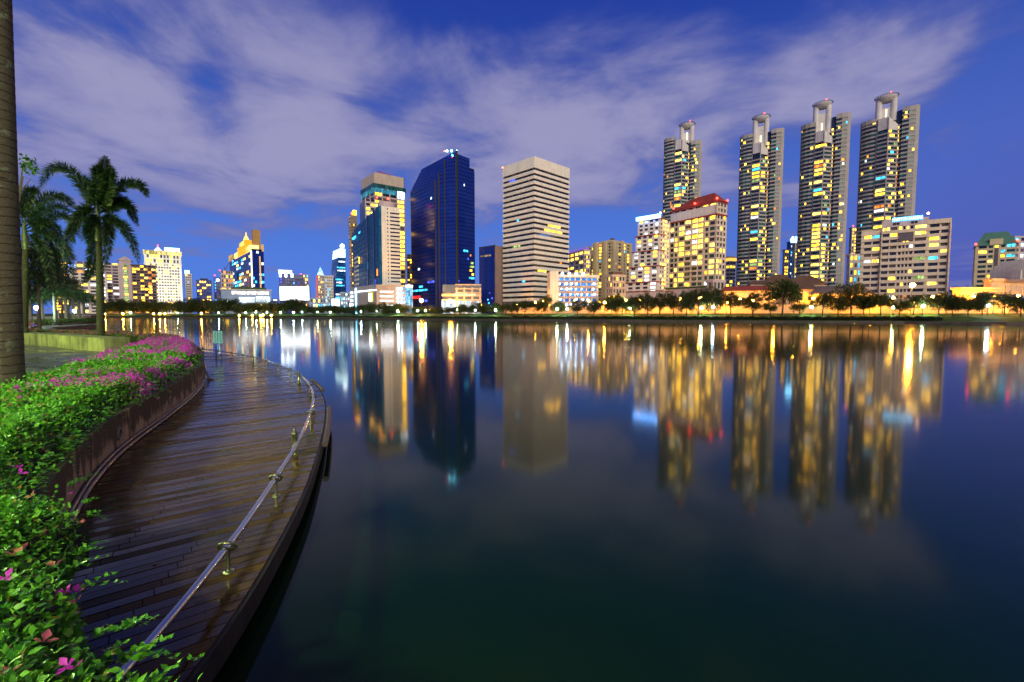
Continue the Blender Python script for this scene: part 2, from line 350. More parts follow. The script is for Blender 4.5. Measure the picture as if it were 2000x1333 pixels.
# --- four balcony-clad residence towers, each with a disc on two columns
def seg(poly): return [((a[0], a[1]), ((c[0] - a[0]) / math.dist(a, c), (c[1] - a[1]) / math.dist(a, c)), (-(c[1] - a[1]) / math.dist(a, c), (c[0] - a[0]) / math.dist(a, c)), math.dist(a, c)) for a, c in zip(poly, poly[1:])]
def strip(poly, i0, i1, z0, z1, m, off=0.0):
    """band following a stretch of the plan outline"""
    P = poly; mb = MB()
    for s_ in seg(P)[i0:i1]: fbox(mb, s_, .0, s_[3], .12 - off, .45, z0, z1)
    return mb.mesh('window', m)
def residence(label, xl, xr, Y, ytl, ytr, yprow, ycrown, xcr, seed, nf=50, mirror=False):
    r = random.Random(seed); cx = (kx(xl, 270) + kx(xr, 270)) / 2 * Y; w = (kx(xr, 270) - kx(xl, 270)) * Y; k = w / 39.0
    rz = -math.atan2(cx, Y) * .9
    k *= math.cos(rz) ** 1.3 * .97
    root = thing('residence_tower', label, 'tower', (cx, Y, 2.6), rz, 'residence towers with disc crowns')
    z = lambda y: at((xl + xr) / 2, y, Y - 3).z - 2.6
    sx = -1 if mirror else 1
    T = lambda pts: [(sx * x * k, y * k) for x, y in (reversed(pts) if mirror else pts)]
    left = T([(-19, 6.5), (-18.2, 3.2), (-15.6, 1.0), (-12, -.5), (-8.2, -1.0)]); prowL = T([(-7.6, -2.6), (-1.0, -5.4)]); prowR = T([(-1.0, -5.4), (5.6, .6)])
    right = T([(8.2, -.6), (12.5, -1.3), (16.6, -.6)]); endw = T([(16.6, -.6), (19.2, .8), (19.2, 7)])
    recL = T([(-8.6, .6), (-7.2, .6)]); recR = T([(5.0, 1.6), (8.6, 1.0)])
    dn = 13 * k * math.sin(-rz); hl = at(xl, ytl, Y + dn).z - 2.6; hr = at(xr, ytr, Y - dn).z - 2.6; hp, hc = z(yprow), z(ycrown)
    # opaque bodies
    MB().prism(T([(-18.6, 12), (-18.6, 6.5), (-17.8, 3.6), (-15.3, 1.5), (-12, .05), (-8.2, -.4), (-7.6, 1), (-7.6, 12)]), 0, hl - .6).build('wing_core', M_CORE, root)
    MB().prism(T([(5, 12), (5, 2), (8.2, .9), (8.2, 0), (12.5, -.7), (16.8, .05), (18.6, 1.4), (18.6, 12)]), 0, hr - .6).build('wing_core', M_CORE, root)
    MB().prism(T([(-7.6, 10), (-7.6, -2.0), (-1.0, -4.7), (5.5, 1.2), (6, 10)]), 0, hp - 2).build('prow_core', M_CORE, root)
    MB().prism(T([(-7.7, 8), (-7.7, -2.7), (-1.0, -5.6), (-1.0, 6)]), hp - 9 * k / .9, hp).build('prow_cap', M_CROWN, root)
    MB().prism(T([(-.98, 6), (-.98, -5.55), (5.7, .5), (5.7, 6)]), hp - 9, lambda p: hp - (p[0] * sx / k + 1) * .9 * k).build('prow_cap', M_CROWN, root)
    e = MB().prism(T([(16.62, .3), (16.62, -.75), (19.3, .7), (19.3, 11), (18.7, 11)]), 0, hr + .6).build('end_wall', M_GREY, root)
    MB().prism(T([(-19.2, 11), (-19.2, 6.4), (-18.7, 4.6), (-18.5, 11)]), 0, hl + .5).build('end_wall', M_GREY, root)
    for p_ in [(-8.0, -1.3), (-1.0, -5.75), (5.7, .7)]:
        x, y = sx * p_[0] * k, p_[1] * k; hh = hp - 1 if p_[0] < 5 else hp - 7
        MB().tube([(x, y, 0), (x, y, hh)], .45 * k, 8).build('mullion_pier', M_GREY, root)
    fh = hr / nf
    def bandset(poly, top, name='floor_band', f=.42, off=.25, n0=0):
        mb = MB()
        for s_ in seg(poly): fbox(mb, s_, -.05, s_[3] + .05, -off, .5, 0, fh * f)
        me = mb.mesh(name, M_GREY)
        for i in range(n0, int(top / fh)): link(name, me, root, (0, 0, i * fh))
    bandset(left, hl); bandset(prowL, hp - 8, off=.5, f=.36); bandset(prowR, hp - 9); bandset(right, hr)
    bandset(recR, hr - 8, 'balcony', .3, .9); bandset(recL, hl - 10, 'balcony', .3, .9)
    for poly, top in ((left, hl), (right, hr)):
        mb = MB()
        for s_ in seg(poly): fbox(mb, s_, -.1, s_[3] + .1, -.3, .6, top - fh * .9, top + .4)
        mb.build('parapet', M_GREY, root)
    dk = [M_TEAL] * 3 + [M_CORE] * 3; cache = {}
    def win(poly, i0, i1, i, m, a=0.0, b=1.0):
        key = (tuple(poly), i0, i1, m.name, a, b)
        if key not in cache:
            mb = MB()
            for s_ in seg(poly)[i0:i1]: fbox(mb, s_, s_[3] * a + .02, s_[3] * b - .02, .1 if (a, b) == (0, 1) else .02, .5, fh * .4, fh * .99)
            cache[key] = mb.mesh('window', m)
        link('window', cache[key], root, (0, 0, i * fh))
    for i in range(nf):
        zt = (i + 1) * fh; lowb = .5 if i < nf * .8 else .3
        if zt < hl: win(left, 0, 4, i, r.choice(dk))
        if zt < hl and i < nf - 9 and r.random() < .72: win(recL, 0, 1, i, r.choice([L_WARM, L_GOLD, L_WARM, M_CORE]))
        if zt < hp - 8: win(prowL, 0, 1, i, r.choice(LITS + [L_WARM] * 2) if r.random() < lowb * .85 else r.choice(dk))
        if zt < hp - 8: win(prowR, 0, 1, i, r.choice(dk))
        if zt < hr: win(right, 0, 2, i, r.choice(dk))
        if zt < hr - 6 and r.random() < .75: win(recR, 0, 1, i, r.choice([L_WARM, L_GOLD, L_WARM, L_WARM, M_CORE, L_ORANGE]))
        for poly, ns, top, p in ((left, 4, hl, .24), (left, 4, hl, .20), (prowR, 1, hp - 8, .62), (right, 2, hr, .30), (right, 2, hr, .22)):
            if zt < top and r.random() < p:
                s0 = r.randrange(ns); u = r.choice([(0.0, .36), (.36, .7), (.7, 1.0), (.2, .7)]); win(poly, s0, s0 + 1, i, r.choice(LITS), *u)
    # crown: two columns, lift shaft with a lit slot, the disc
    cxl = (kx(xcr, 230) * Y - cx) * .8; rr = 6.2 * k
    for s_, nm in ((-1, 0), (1, 1)):
        x = cxl + s_ * 5.0 * k
        MB().lathe([(2.3 * k, min(hl, hr) - 25), (2.3 * k, hc - 2.2 * k), (0, hc - 2.1 * k)], 16, (x, 4 * k)).build('crown_column', M_CROWN, root, smooth=False)
    MB().box(cxl - 4 * k, cxl + 4 * k, 3.4 * k, 8 * k, min(hl, hr) - 25, hc - 9.0 * k).build('lift_shaft', M_CROWN, root)
    MB().box(cxl - .5 * k, cxl + .5 * k, 2.9 * k, 3.45 * k, hp + 1, hp + 9 * k).build('lit_slot', emit('slot_light', (1.0, .86, .5), 2.6), root)
    MB().lathe([(0, hc - 4.6 * k), (2.6 * k, hc - 4.4 * k), (4.8 * k, hc - 3.6 * k), (6.6 * k, hc - 2.2 * k), (7.5 * k, hc - 1.0 * k), (7.6 * k, hc - .6 * k), (7.3 * k, hc), (0, hc)], 40, (cxl, 5 * k)).build('crown_disc', M_CROWN, root, smooth=False)
    mb = MB()
    for q in range(40):
        a = 2 * math.pi * q / 40; mb.tube([(cxl + 7.3 * k * math.cos(a), 5 * k + 7.3 * k * math.sin(a), hc - .5 * k), (cxl + 8.3 * k * math.cos(a), 5 * k + 8.3 * k * math.sin(a), hc + .35 * k)], .12, 4)
    mb.lathe([(8.2 * k, hc + .3 * k), (8.45 * k, hc + .3 * k), (8.45 * k, hc + .5 * k)], 40, (cxl, 5 * k)).build('disc_railing', M_FRAME, root)
    class B_: pass
    b_ = B_(); b_.root = root; beacon(b_, cxl + 2, 0, hc + 1.2, r=.5, k=18)
    return root
residence('fourth residence tower from the left, tallest, disc crown, above the wide cream apartment block', 1676, 1796, 330, 236, 209, 228, 181, 1731, 41)
residence('third residence tower from the left, disc crown, between two other disc towers', 1561, 1662, 345, 242, 223, 254, 195, 1606, 42)
residence('second residence tower from the left, disc crown, slim and far behind the orange gabled wall', 1443, 1533, 360, 264, 253, 278, 223, 1487, 43)
residence('disc crowned residence tower rising behind the red roofed cream tower', 1295, 1373, 372, 270, 276, 272, 239, 1344, 44, mirror=False)
# --- striped office tower
B = Bld('striped_office_tower', 'pale square office tower with dark ribbon windows in level stripes', 1043, 232, 44, 982, 1111, 304, cat='office tower')
B.core(M_CORE, dep=.7); zb0 = B.z(588); zt = B.z(327); nfl = 25; fh = (zt - zb0) / nfl
def ring(B, z0, z1, m, name, pr=0.0, dep=.9):
    return MB().prism([(-pr, -pr), (B.a + pr, -pr), (B.a + pr, B.b + pr), (-pr, B.b + pr)], z0, z1).build(name, m, B.root)
me = None
for i in range(nfl):
    if me is None: o = ring(B, 0, fh * .56, M_STRIPE, 'floor_band'); me = o.data
    else: o = link('floor_band', me, B.root)
    o.location.z = zb0 + i * fh
ring(B, zt, B.h - .3, M_STRIPE, 'parapet'); MB().box(1, B.a - 1, 1, B.b - 1, B.h - .6, B.h).build('roof_screen', M_GREY, B.root); ring(B, -.2, zb0 - .01, M_DARKW, 'plinth', .1)
for i, (fl, u0, u1, m) in enumerate([(23, .6, .8, L_BLUE), (10, .45, .7, L_GREEN), (14, .4, .75, L_WARM), (13, .3, .8, L_WARM), (5, .12, .35, L_WARM), (15, .5, .56, L_CYAN), (3, .3, .4, L_CYAN), (7, .75, .8, L_ORANGE)]):
    fr = B.face('L' if i in (0, 1, 5, 6) else 'R'); fbox(MB(), fr, fr[3] * u0, fr[3] * u1, .45, .75, zb0 + fl * fh + .68 * fh, zb0 + fl * fh + .96 * fh).build('window_light', m, B.root)
MB().box(B.a * .62, B.a + .15, -.15, 4, 0, B.z(543)).build('lift_block', M_STRIPE, B.root)
beacon(B, 0, B.b, B.h - 1, (1, .1, .03), 20, .4)
# --- dark blue chamfered tower
B = Bld('blue_glass_tower', 'tall dark navy glass tower with chamfered sloping top', 864, 262, 36, 804, 928, 293, cat='office tower')
def slope_cut(bm, co, no):
    r_ = bmesh.ops.bisect_plane(bm, geom=bm.verts[:] + bm.edges[:] + bm.faces[:], plane_co=co, plane_no=no, clear_outer=True)
    ed = [e for e in bm.edges if e.is_boundary]
    if ed: bmesh.ops.holes_fill(bm, edges=ed)
mw = B.root.matrix_basis.copy() if False else Matrix.LocRotScale(B.root.location, B.root.rotation_euler, None); inv = mw.inverted()
P0, P1, P2 = inv @ at(804, 371, 292), inv @ at(850, 355, 266), inv @ at(838, 303, 297)
FP_ = [(inv @ Vector((kx(x) * y, y, 0))).xy for x, y in ((850, 266), (893, 261), (928, 272), (921, 312), (838, 297), (804, 292))]
nrm = (P1 - P0).cross(P2 - P0); nrm = nrm if nrm.z > 0 else -nrm
a, b = B.a, B.b; ch = 5.0
def shrink(k): c = sum(FP_, Vector((0, 0))) / 6; return [tuple(c + (p - c) * k) for p in FP_]
def upto(s):  # plan cut back on the right by a share of the side face
    q = FP_[1].lerp(FP_[2], s); r_ = FP_[4].lerp(FP_[3], .55 + .45 * s); return [tuple(FP_[0]), tuple(FP_[1]), tuple(q), tuple(r_), tuple(FP_[4]), tuple(FP_[5])]
nfb = 42; fh = B.h / nfb; step1, step2 = B.z(312, 0, 275), B.z(336, 0, 280)
for i in range(nfb):
    z0, z1 = i * fh, (i + 1) * fh; sh_ = 1.0 if z1 < step2 else (.72 if z1 < step1 else .06)
    bm = bmesh.new(); tmp = MB().prism(upto(sh_), z0, z1 - .28).mesh('t', M_NAVY); bm.from_mesh(tmp); bpy.data.meshes.remove(tmp)
    slope_cut(bm, P0, nrm)
    if bm.faces:
        me = bpy.data.meshes.new('glass_band'); bm.to_mesh(me); me.materials.append(M_NAVY); link('glass_band', me, B.root)
    bm.free()
bm = bmesh.new(); tmp = MB().prism(shrink(.985), 0, step2 - 1).mesh('t', M_FRAME)
bm.from_mesh(tmp); bpy.data.meshes.remove(tmp); slope_cut(bm, P0 - nrm.normalized() * .3, nrm); me = bpy.data.meshes.new('core'); bm.to_mesh(me); bm.free(); me.materials.append(M_NAVY2); link('core', me, B.root)
def frame_of(p, q): t = (q - p).normalized(); return (tuple(p), tuple(t), (-t.y, t.x), (q - p).length)
FRf, FRr, FRl = frame_of(FP_[0], FP_[1]), frame_of(FP_[1], FP_[2]), frame_of(FP_[5], FP_[0])
FRl = (tuple(FP_[0]), tuple((FP_[5] - FP_[0]).normalized()), tuple(Vector(FRl[2])), FRl[3])
for fr, u0, w_, yt in ((FRf, .02, .9, 350), (FRf, .18, .9, 338), (FRf, .46, .6, 312), (FRf, .97, .6, 298), (FRr, .02, .5, 298)):
    fbox(MB(), fr, fr[3] * u0, fr[3] * u0 + w_, -.3, .3, 0, B.z(yt, 0, 264)).build('dark_rib', M_FRAME, B.root)
for fr, fl, u0, u1, m in [(FRr, 16, .35, .6, L_CYAN), (FRr, 14, .56, .64, L_BLUE), (FRl, 12, .62, .7, L_WHITE), (FRl, 7, .5, .66, L_CYAN), (FRl, 6, .3, .95, L_CYAN), (FRr, 6, .1, .5, L_CYAN), (FRl, 8, .02, .3, L_BLUE), (FRr, 8, .0, .12, L_BLUE), (FRr, 3, .2, .28, L_WHITE),
                          (FRr, 4, .45, .5, L_CYAN), (FRr, 12, .7, .95, L_GREEN), (FRr, 11, .68, .82, L_WARM), (FRr, 15, .72, .78, L_ORANGE), (FRr, 9, .66, .96, L_CYAN), (FRr, 10, .8, .92, L_WARM), (FRr, 7, .7, .8, L_CYAN), (FRr, 13, .75, .9, L_GREEN), (FRl, 3, .3, .45, L_BLUE), (FRr, 3, .66, .72, L_GREEN), (FRl, 30, .1, .14, L_WHITE), (FRr, 33, .4, .44, L_WHITE)]:
    fbox(MB(), fr, fr[3] * u0, fr[3] * u1, -.06, .3, fl * fh + .3 * fh, fl * fh + .85 * fh).build('window_light', m, B.root)  # glowing panes added in place of city lights mirrored by the glass
o = fbox(MB(), FRl, FRl[3] * .62, FRl[3] * .92, -.3, .2, 4.3 * fh, 5.1 * fh).build('red_sign', emit('red_sign', (1.0, .03, .03), 1.6), B.root)
for x, c_ in ((873, (.15, .75, 1.0)), (882, (.15, .75, 1.0)), (892, (.15, .5, 1.0)), (868, (1, .06, .04))):
    q = inv @ at(x, 292, 268); beacon(B, q.x, q.y, B.h + 1.0, c_, 40 if c_[0] < .5 else 20, .6 if c_[0] < .5 else .4)
q = inv @ at(894, 296, 275); MB().box(q.x - 2, q.x + 2, q.y - 1, q.y + 3, B.h - 3, B.h + 1.6).build('roof_plant', M_FRAME, B.root)
# --- teal glass tower with white slab
B = Bld('teal_glass_tower', 'teal glass office tower joined to a white slab with slit windows', 742, 250, 30, 682, 783, 402, cat='office tower')
a, b = B.a, B.b
bmm = MB().prism([(0, .3), (a * .1, 0), (a * .1, 8), (0, 8)], 0, B.h).prism([(0, .4), (.05, b * .3), (.5, b * .62), (1.4, b * .85), (2.6, b * .9), (8, b * .9), (8, .5)], 0, B.h - 1)
bmm.build('glass_curtain_wall', M_TBLUE, B.root); MB().prism([(2.0, b * .89), (2.8, b), (12, b), (10, b * .5)], 0, B.z(428, 0, 275)).build('glass_curtain_wall', M_TBLUE, B.root)
for i in range(1, 42):
    z = B.h * i / 42
    if i % 2 == 0: MB().prism([(-.1, .1), (-.05, b * .3), (.4, b * .62), (1.3, b * .85), (1.6, b * .85), (.7, b * .62), (.2, b * .3), (.1, .1)], z, z + .22).build('glazing_bar', M_NAVY2, B.root)
for u in (.12, .3): MB().box(-.35, .5, b * u, b * u + 2.4, 0, B.h - .5).build('dark_glass_rib', M_NAVY2, B.root)
MB().box(a * .12, a, -.2, 12, 0, B.h).build('white_slab', M_STRIPE, B.root)
nf = 21; fh = (B.h - B.z(560)) / nf; me = MB().box(a * .52, a * .985, -.3, .2, 0, fh * .36).mesh('slit_window', M_NAVY2); me2 = MB().box(a * .38, a * .43, -.3, .2, 0, fh * .36).mesh('small_window', M_NAVY2)
for i in range(nf):
    zz = B.z(560) + fh * (i + .2)
    if i < nf - 1: link('slit_window', me, B.root, (0, 0, zz))
    link('small_window', me2, B.root, (0, 0, zz))
for u, z0, m in ((.5, .88, L_CYAN), (.75, .87, L_CYAN)): MB().box(.4, 3, b * u, b * (u + .12), B.h * z0, B.h * (z0 + .02)).build('window_light', m, B.root)
me = MB().box(.2, 2.2, b * .66, b * .79, 0, 1.5).mesh('pale_slat', M_WHITE)
for i in range(8): link('pale_slat', me, B.root, (0, 0, B.z(556) + i * 2.9))
for u, z0, m in ((.1, .26, L_BLUE), (.2, .22, L_BLUE), (.42, .24, L_BLUE), (.05, .36, L_ORANGE), (.14, .12, L_GREEN), (.24, .15, L_WARM), (.3, .45, L_CYAN), (.58, .55, L_WARM)): MB().box(-.42, 0, b * u, b * u + .5, B.h * z0, B.h * (z0 + .07)).build('window_light', m, B.root)
MB().lathe([(5, B.h), (5, B.h + 3), (4, B.h + 3.4), (0, B.h + 3.4)], 20, (6, 6)).build('roof_drum', M_PINK, B.root); beacon(B, 6, 3, B.h + 4.5, k=30, r=.6)
# its podium
B = Bld('glowing_podium', 'grey podium building with glowing white slot lights below the teal tower', 735, 236, 14, 684, 806, 556, b=14, cat='building'); a = B.a
B.core(M_GREY, dep=0); fr = B.face('R'); nfp = 6; fh = B.h / 6.5
for i in range(5): fbox(MB(), fr, a * .10, a * .45, -.25, .1, fh * (i + .8), fh * (i + 1.0)).build('light_slot', N_WHITE, B.root)
for i in range(6):
    fbox(MB(), fr, a * .56, a * .78, -.12, .1, fh * (i + .35), fh * (i + 1.0)).build('parking_deck_opening', L_BLUE if i == 9 else lit('cool_lit_deck', (.35, .7, 1.0), 2.2), B.root)
    for q in range(2): link('deck_lamp', ico('deck_lamp', .75, N_WHITE, 1), B.root, (a * (.585 + q * .095), -.4, fh * (i + .6)))
fbox(MB(), fr, a * .80, a * .99, -.12, .1, .5, B.h * .9).build('glass_front', lit('blue_lit_lobby', (.25, .6, 1.0), 1.6), B.root); fbox(MB(), fr, a * .8, a, -.3, .1, B.h * .93, B.h * .99).build('light_slot', N_WHITE, B.root)
B = Bld('curved_podium_wing', 'curved pale podium wing with bright strip and yellow lit emblem', 735, 237.5, 40, 684, 737, 556, cat='building'); b = B.b; B.core(M_GREY, dep=0, x1=10)
fr = B.face('L'); fbox(MB(), fr, 0, b * .8, -.3, .1, B.h * .8, B.h * .83).build('light_slot', N_WHITE, B.root); fbox(MB(), fr, b * .74, b * .78, -.3, .1, 0, B.h * .95).build('light_slot', N_SIGN, B.root)
fbox(MB(), fr, b * .12, b * .27, -.3, .1, B.h * .42, B.h * .74).build('yellow_emblem', emit('emblem_yellow', (1.0, .85, .05), 1.2), B.root); fbox(MB(), fr, b * .155, b * .235, -.5, .1, B.h * .44, B.h * .70).build('white_emblem', N_WHITE, B.root)
me = MB().mesh('x', N_WHITE)
for i in range(5): fbox(MB(), fr, b * .88, b * .99, -.3, .1, B.h * (.15 + .15 * i), B.h * (.24 + .15 * i)).build('window_light', L_WHITE, B.root)
# --- dark gridded tower behind
B = Bld('dark_grid_tower', 'brown gridded residential tower with glazed lit top floors behind the teal tower', 734, 302, 38, 709, 793, 336, cat='tower')
a, b = B.a, B.b; B.core(M_CORE); nf = 27; zt = B.z(375)
MR = [L_WARM, L_WARM, L_GOLD]
facade(B, B.face('R'), 0, zt, nf, cols_n(a, 4, .86, .3), M_PINK, [M_CORE, M_CORE, M_DARKW], MR, lambda c, i: .12 if c == 0 else (.75 if c == 3 and 9 < i < 25 else .45), sp=.34)
facade(B, B.face('L'), 0, zt, nf, cols_n(b, 3, .86, .3), M_PINK, [M_CORE, M_DARKW], MR, .2, sp=.34)
MB().box(-.2, a + .2, -.2, b, zt, B.z(366)).build('lit_terrace_glass', lit('sea_lit', (.10, .45, .65), .7), B.root); MB().box(-.6, a + .6, -.6, b, B.z(366), B.z(358)).build('sky_glazing', M_TEAL, B.root)
fbox(MB(), B.face('R'), a * .75, a * .98, -.5, 0, zt - 2, B.z(366)).build('lit_corner', L_WHITE, B.root)
MB().box(.4, a - .4, .4, b, B.z(358), B.h).build('roof_parapet', M_BEIGE, B.root); mb = MB().tube([(6, 4, B.h), (6, 4, B.h + 2.5)], .3, 6).tube([(4, 4, B.h + 2), (a * .8, 3, B.h + .4)], .25, 6).build('roof_crane', plain('red_paint', (.4, .03, .05)), B.root)
B = Bld('stepped_terrace_block', 'stepped dark block with pink lit terrace rising left of the gridded tower', 716, 285, 30, 692, 745, 388, b=18, cat='building'); B.core(M_CORE); facade(B, B.face('R'), 0, B.h, 27, cols_n(B.a, 3, .8), M_PINK, M_CORE, MR, .3, indiv=False); beacon(B, B.a * .8, 0, B.h + 1)
B = Bld('slim_brown_tower', 'slim brown residential tower with balconies left of the teal glass tower', 687, 330, 24, 669, 700, 420, cat='tower'); B.core(M_BROWN)
facade(B, B.face('R'), 0, B.h, 34, cols_n(B.a, 3, .6), M_BROWN, M_CORE, MR, .25, indiv=False); facade(B, B.face('L'), 0, B.h, 34, cols_n(B.b, 2, .6), M_BEIGE, M_CORE, LITS, .25, indiv=False, balc={0: .8, 1: .8}); beacon(B, 1, 2, B.h + 1, k=20)
MB().box(2, B.a, 2, B.b, B.h, B.h + 4).build('roof_house', L_WARM, B.root)
B = Bld('pink_apartment_tower', 'narrow pinkish tower squeezed between gridded tower and navy glass tower', 795, 345, 10, 793, 812, 497, b=10, cat='tower'); B.core(M_PINK); facade(B, B.face('R'), 0, B.h, 24, cols_n(B.a, 3, .7), M_PINK, M_CORE, LITS, .3, indiv=False)
# --- office complex podium under the navy tower
B = Bld('office_complex_podium', 'low beige car park podium with office complex lettering beside the navy tower', 862, 222, 9, 860, 940, 556, b=16, cat='building'); a = B.a
B.core(M_CORE, dep=.6, z0=0)
for i, y in enumerate((587, 579, 573, 565, 557)): MB().box(a * (.0 if i < 2 else .34), a, -.3, 1, B.z(y), B.z(y - (5.0 if i == 1 else 2.2))).build('parapet_band', M_BEIGE, B.root)
MB().box(.0, a, .2, .8, 0, B.z(587.5)).build('lit_shopfront', lit('shop_white', (.75, .9, 1.0), 1.3), B.root)
sign_text(B, 'LAKE RAJADA OFFICE COMPLEX', ((0, 0), (1, 0), (0, 1), a), a * .30, a * .86, B.z(578.4), 1.15, emit('sign_cream', (1.0, .95, .75), 1.5), -.35)
me = MB().box(0, .8, -.2, .6, 0, B.h * .9).mesh('pillar', M_BEIGE)
for u in (.36, .55, .75, .95): link('pillar', me, B.root, (a * u, 0, 0))
# --- small navy block
B = Bld('small_navy_block', 'small navy glass block with brown side wall left of the striped tower', 967, 246, 48, 936, 985, 481, cat='office building')
a, b = B.a, B.b; B.core(M_NAVY2, dep=.3); nf = 14; fh = B.h / nf
me = fbox(MB(), B.face('L'), 0, b, 0, .3, .1, fh).mesh('glass_band', M_NAVY)
for i in range(nf): link('glass_band', me, B.root, (0, 0, i * fh))
MB().box(0, a, -.1, .4, 0, B.h + .4).build('side_wall', M_BROWN, B.root); fbox(MB(), B.face('L'), 0, b, -.1, .5, B.h, B.h + .6).build('coping', M_FRAME, B.root)
fbox(MB(), B.face('L'), b * .25, b * .88, -.2, .2, B.h * .86, B.h * .885).build('window_slot', lit('dim_amber', (.6, .42, .25), .7), B.root)
for u, z, m in ((.2, .1, L_CYAN), (.35, .15, L_CYAN), (.15, .22, L_BLUE), (.4, .2, L_CYAN), (.3, .3, L_BLUE), (.6, .12, L_BLUE), (.25, .05, L_WARM)): fbox(MB(), B.face('L'), b * u, b * u + .9, -.1, .2, B.h * z, B.h * z + .8).build('window_light', m, B.root)
# --- lit car park
B = Bld('lit_car_park', 'open car park deck building flooded with blue white light', 1090, 196, 4, 1086, 1169, 541, b=14, cat='car park'); a = B.a
B.core(M_WHITE, dep=4); nf = 7; fh = B.h / nf; MB().box(0, a, 3.4, 4, 0, B.h - .4).build('back_wall', lit('cool_glow_back', (.06, .32, 1.0), 1.5, (2, 2, 2)), B.root)  # back wall glows by itself, standing in for lamp light on it
me = MB().box(-.1, a, -.2, 4, -.25, fh * .3).mesh('deck_slab', M_GREY); me2 = MB().box(0, .5, -.1, .4, 0, B.h).mesh('pillar', M_WHITE); me3 = ico('deck_lamp', .6, emit('cool_lamp', (.6, .85, 1.0), 9), 1)
for i in range(nf): link('deck_slab', me, B.root, (0, 0, i * fh))
for i in range(8): link('pillar', me2, B.root, (a * i / 7.3, 0, 0))
for i in range(nf - 1):
    for q in range(7):
        if R.random() < .75: link('deck_lamp', me3, B.root, (a * (q + .5) / 7.3 + R.uniform(-.5, .5), 1.4, i * fh + fh * .75), scale=R.uniform(.6, 1.1))
MB().box(-.3, a + .3, -.3, 5, B.h - .3, B.h + .8).build('parapet', M_WHITE, B.root)
for q in range(4): link('deck_lamp', me3, B.root, (a * (.1 + q * .17), -.5, B.h + 1.3), scale=1.1)
MB().box(-3.5, 0, -.5, 8, 0, B.h + 2.3).build('stair_tower', M_STRIPE, B.root)
B = Bld('white_plant_house', 'plain white roof house behind the lit car park', 1111, 215, 4, 1110, 1142, 535, b=8, cat='building'); B.core(M_WHITE, dep=0); MB().box(-.2, B.a + .2, -.2, 8, B.h, B.h + .5).build('coping', M_GREY, B.root); MB().box(B.a * .3, B.a * .5, -.1, .3, B.h - 3, B.h - 1.5).build('louvre', M_DARKW, B.root)
# --- right of the striped tower
def simple(name, label, xc, Y, th, xl, xr, ytop, wallm, nf, nr, nl, p=.3, b=None, sp=.42, wr=.62, lits=None, indiv=False, dark=None, balc=None, cat='tower', corem=None):
    B = Bld(name, label, xc, Y, th, xl, xr, ytop, b=b, cat=cat); B.core(corem or wallm); dark = dark or [M_CORE, M_DARKW, M_TEAL]
    facade(B, B.face('R'), 0, B.h, nf, cols_n(B.a, nr, wr), wallm, dark, lits or LITS, p, sp=sp, indiv=indiv, balc=balc)
    if nl: facade(B, B.face('L'), 0, B.h, nf, cols_n(B.b, nl, wr), wallm, dark, lits or LITS, p, sp=sp, indiv=indiv, balc=balc)
    MB().box(-.25, B.a + .25, -.25, B.b + .25, B.h, B.h + 1.1).build('parapet', wallm, B.root)
    return B
B = simple('rounded_brown_tower', 'brownish tower with golden lit windows peeping out right of the striped tower', 1140, 290, 20, 1096, 1152, 491, M_PINK, 14, 3, 5, .65, wr=.7, lits=[L_WARM, L_GOLD]); MB().box(3, B.a, 3, B.b - 2, B.h, B.h + 3).build('roof_house', M_PINK, B.root); MB().box(-.4, 4, .5, B.b, B.h + 1.15, B.h + 2.2).build('roof_light', emit('violet_light', (.35, .2, .9), .7), B.root)
B = simple('twin_cream_tower', 'twin cream apartment tower with flat top left of the stepped white tower', 1196, 290, 40, 1157, 1231, 474, M_YCREAM, 22, 4, 4, .34, wr=.5)
for u in (.0, .44, .9): MB().box(B.a * u, B.a * u + 2.2, -.9, 2, 0, B.h + (1.9 if u == .44 else 1.2)).build('buttress', M_YCREAM, B.root)
for u in (.3, .75): MB().box(-.9, 2, B.b * u, B.b * u + 2, 0, B.h + 1.6).build('buttress', M_YCREAM, B.root)
MB().box(4, B.a - 3, 4, B.b - 3, B.h, B.h + 2.6).build('roof_house', M_YCREAM, B.root); MB().box(6, 8, 5, 7, B.h + 2.6, B.h + 4).build('water_tank', M_ROOFBR, B.root)
B = simple('cream_back_tower', 'narrow cream tower wing seen between brown tower and twin cream tower', 1154, 318, 30, 1148, 1170, 485, M_YCREAM, 24, 3, 1, .3)
B = simple('low_grey_flats', 'low grey block of flats in front of the twin cream tower', 1196, 205, 25, 1183, 1222, 541, M_BEIGE, 6, 4, 3, .35, cat='building'); MB().box(1, B.a - 1, 1, B.b - 1, B.h + 1, B.h + 2.4).build('roof_house', M_ROOFBR, B.root)
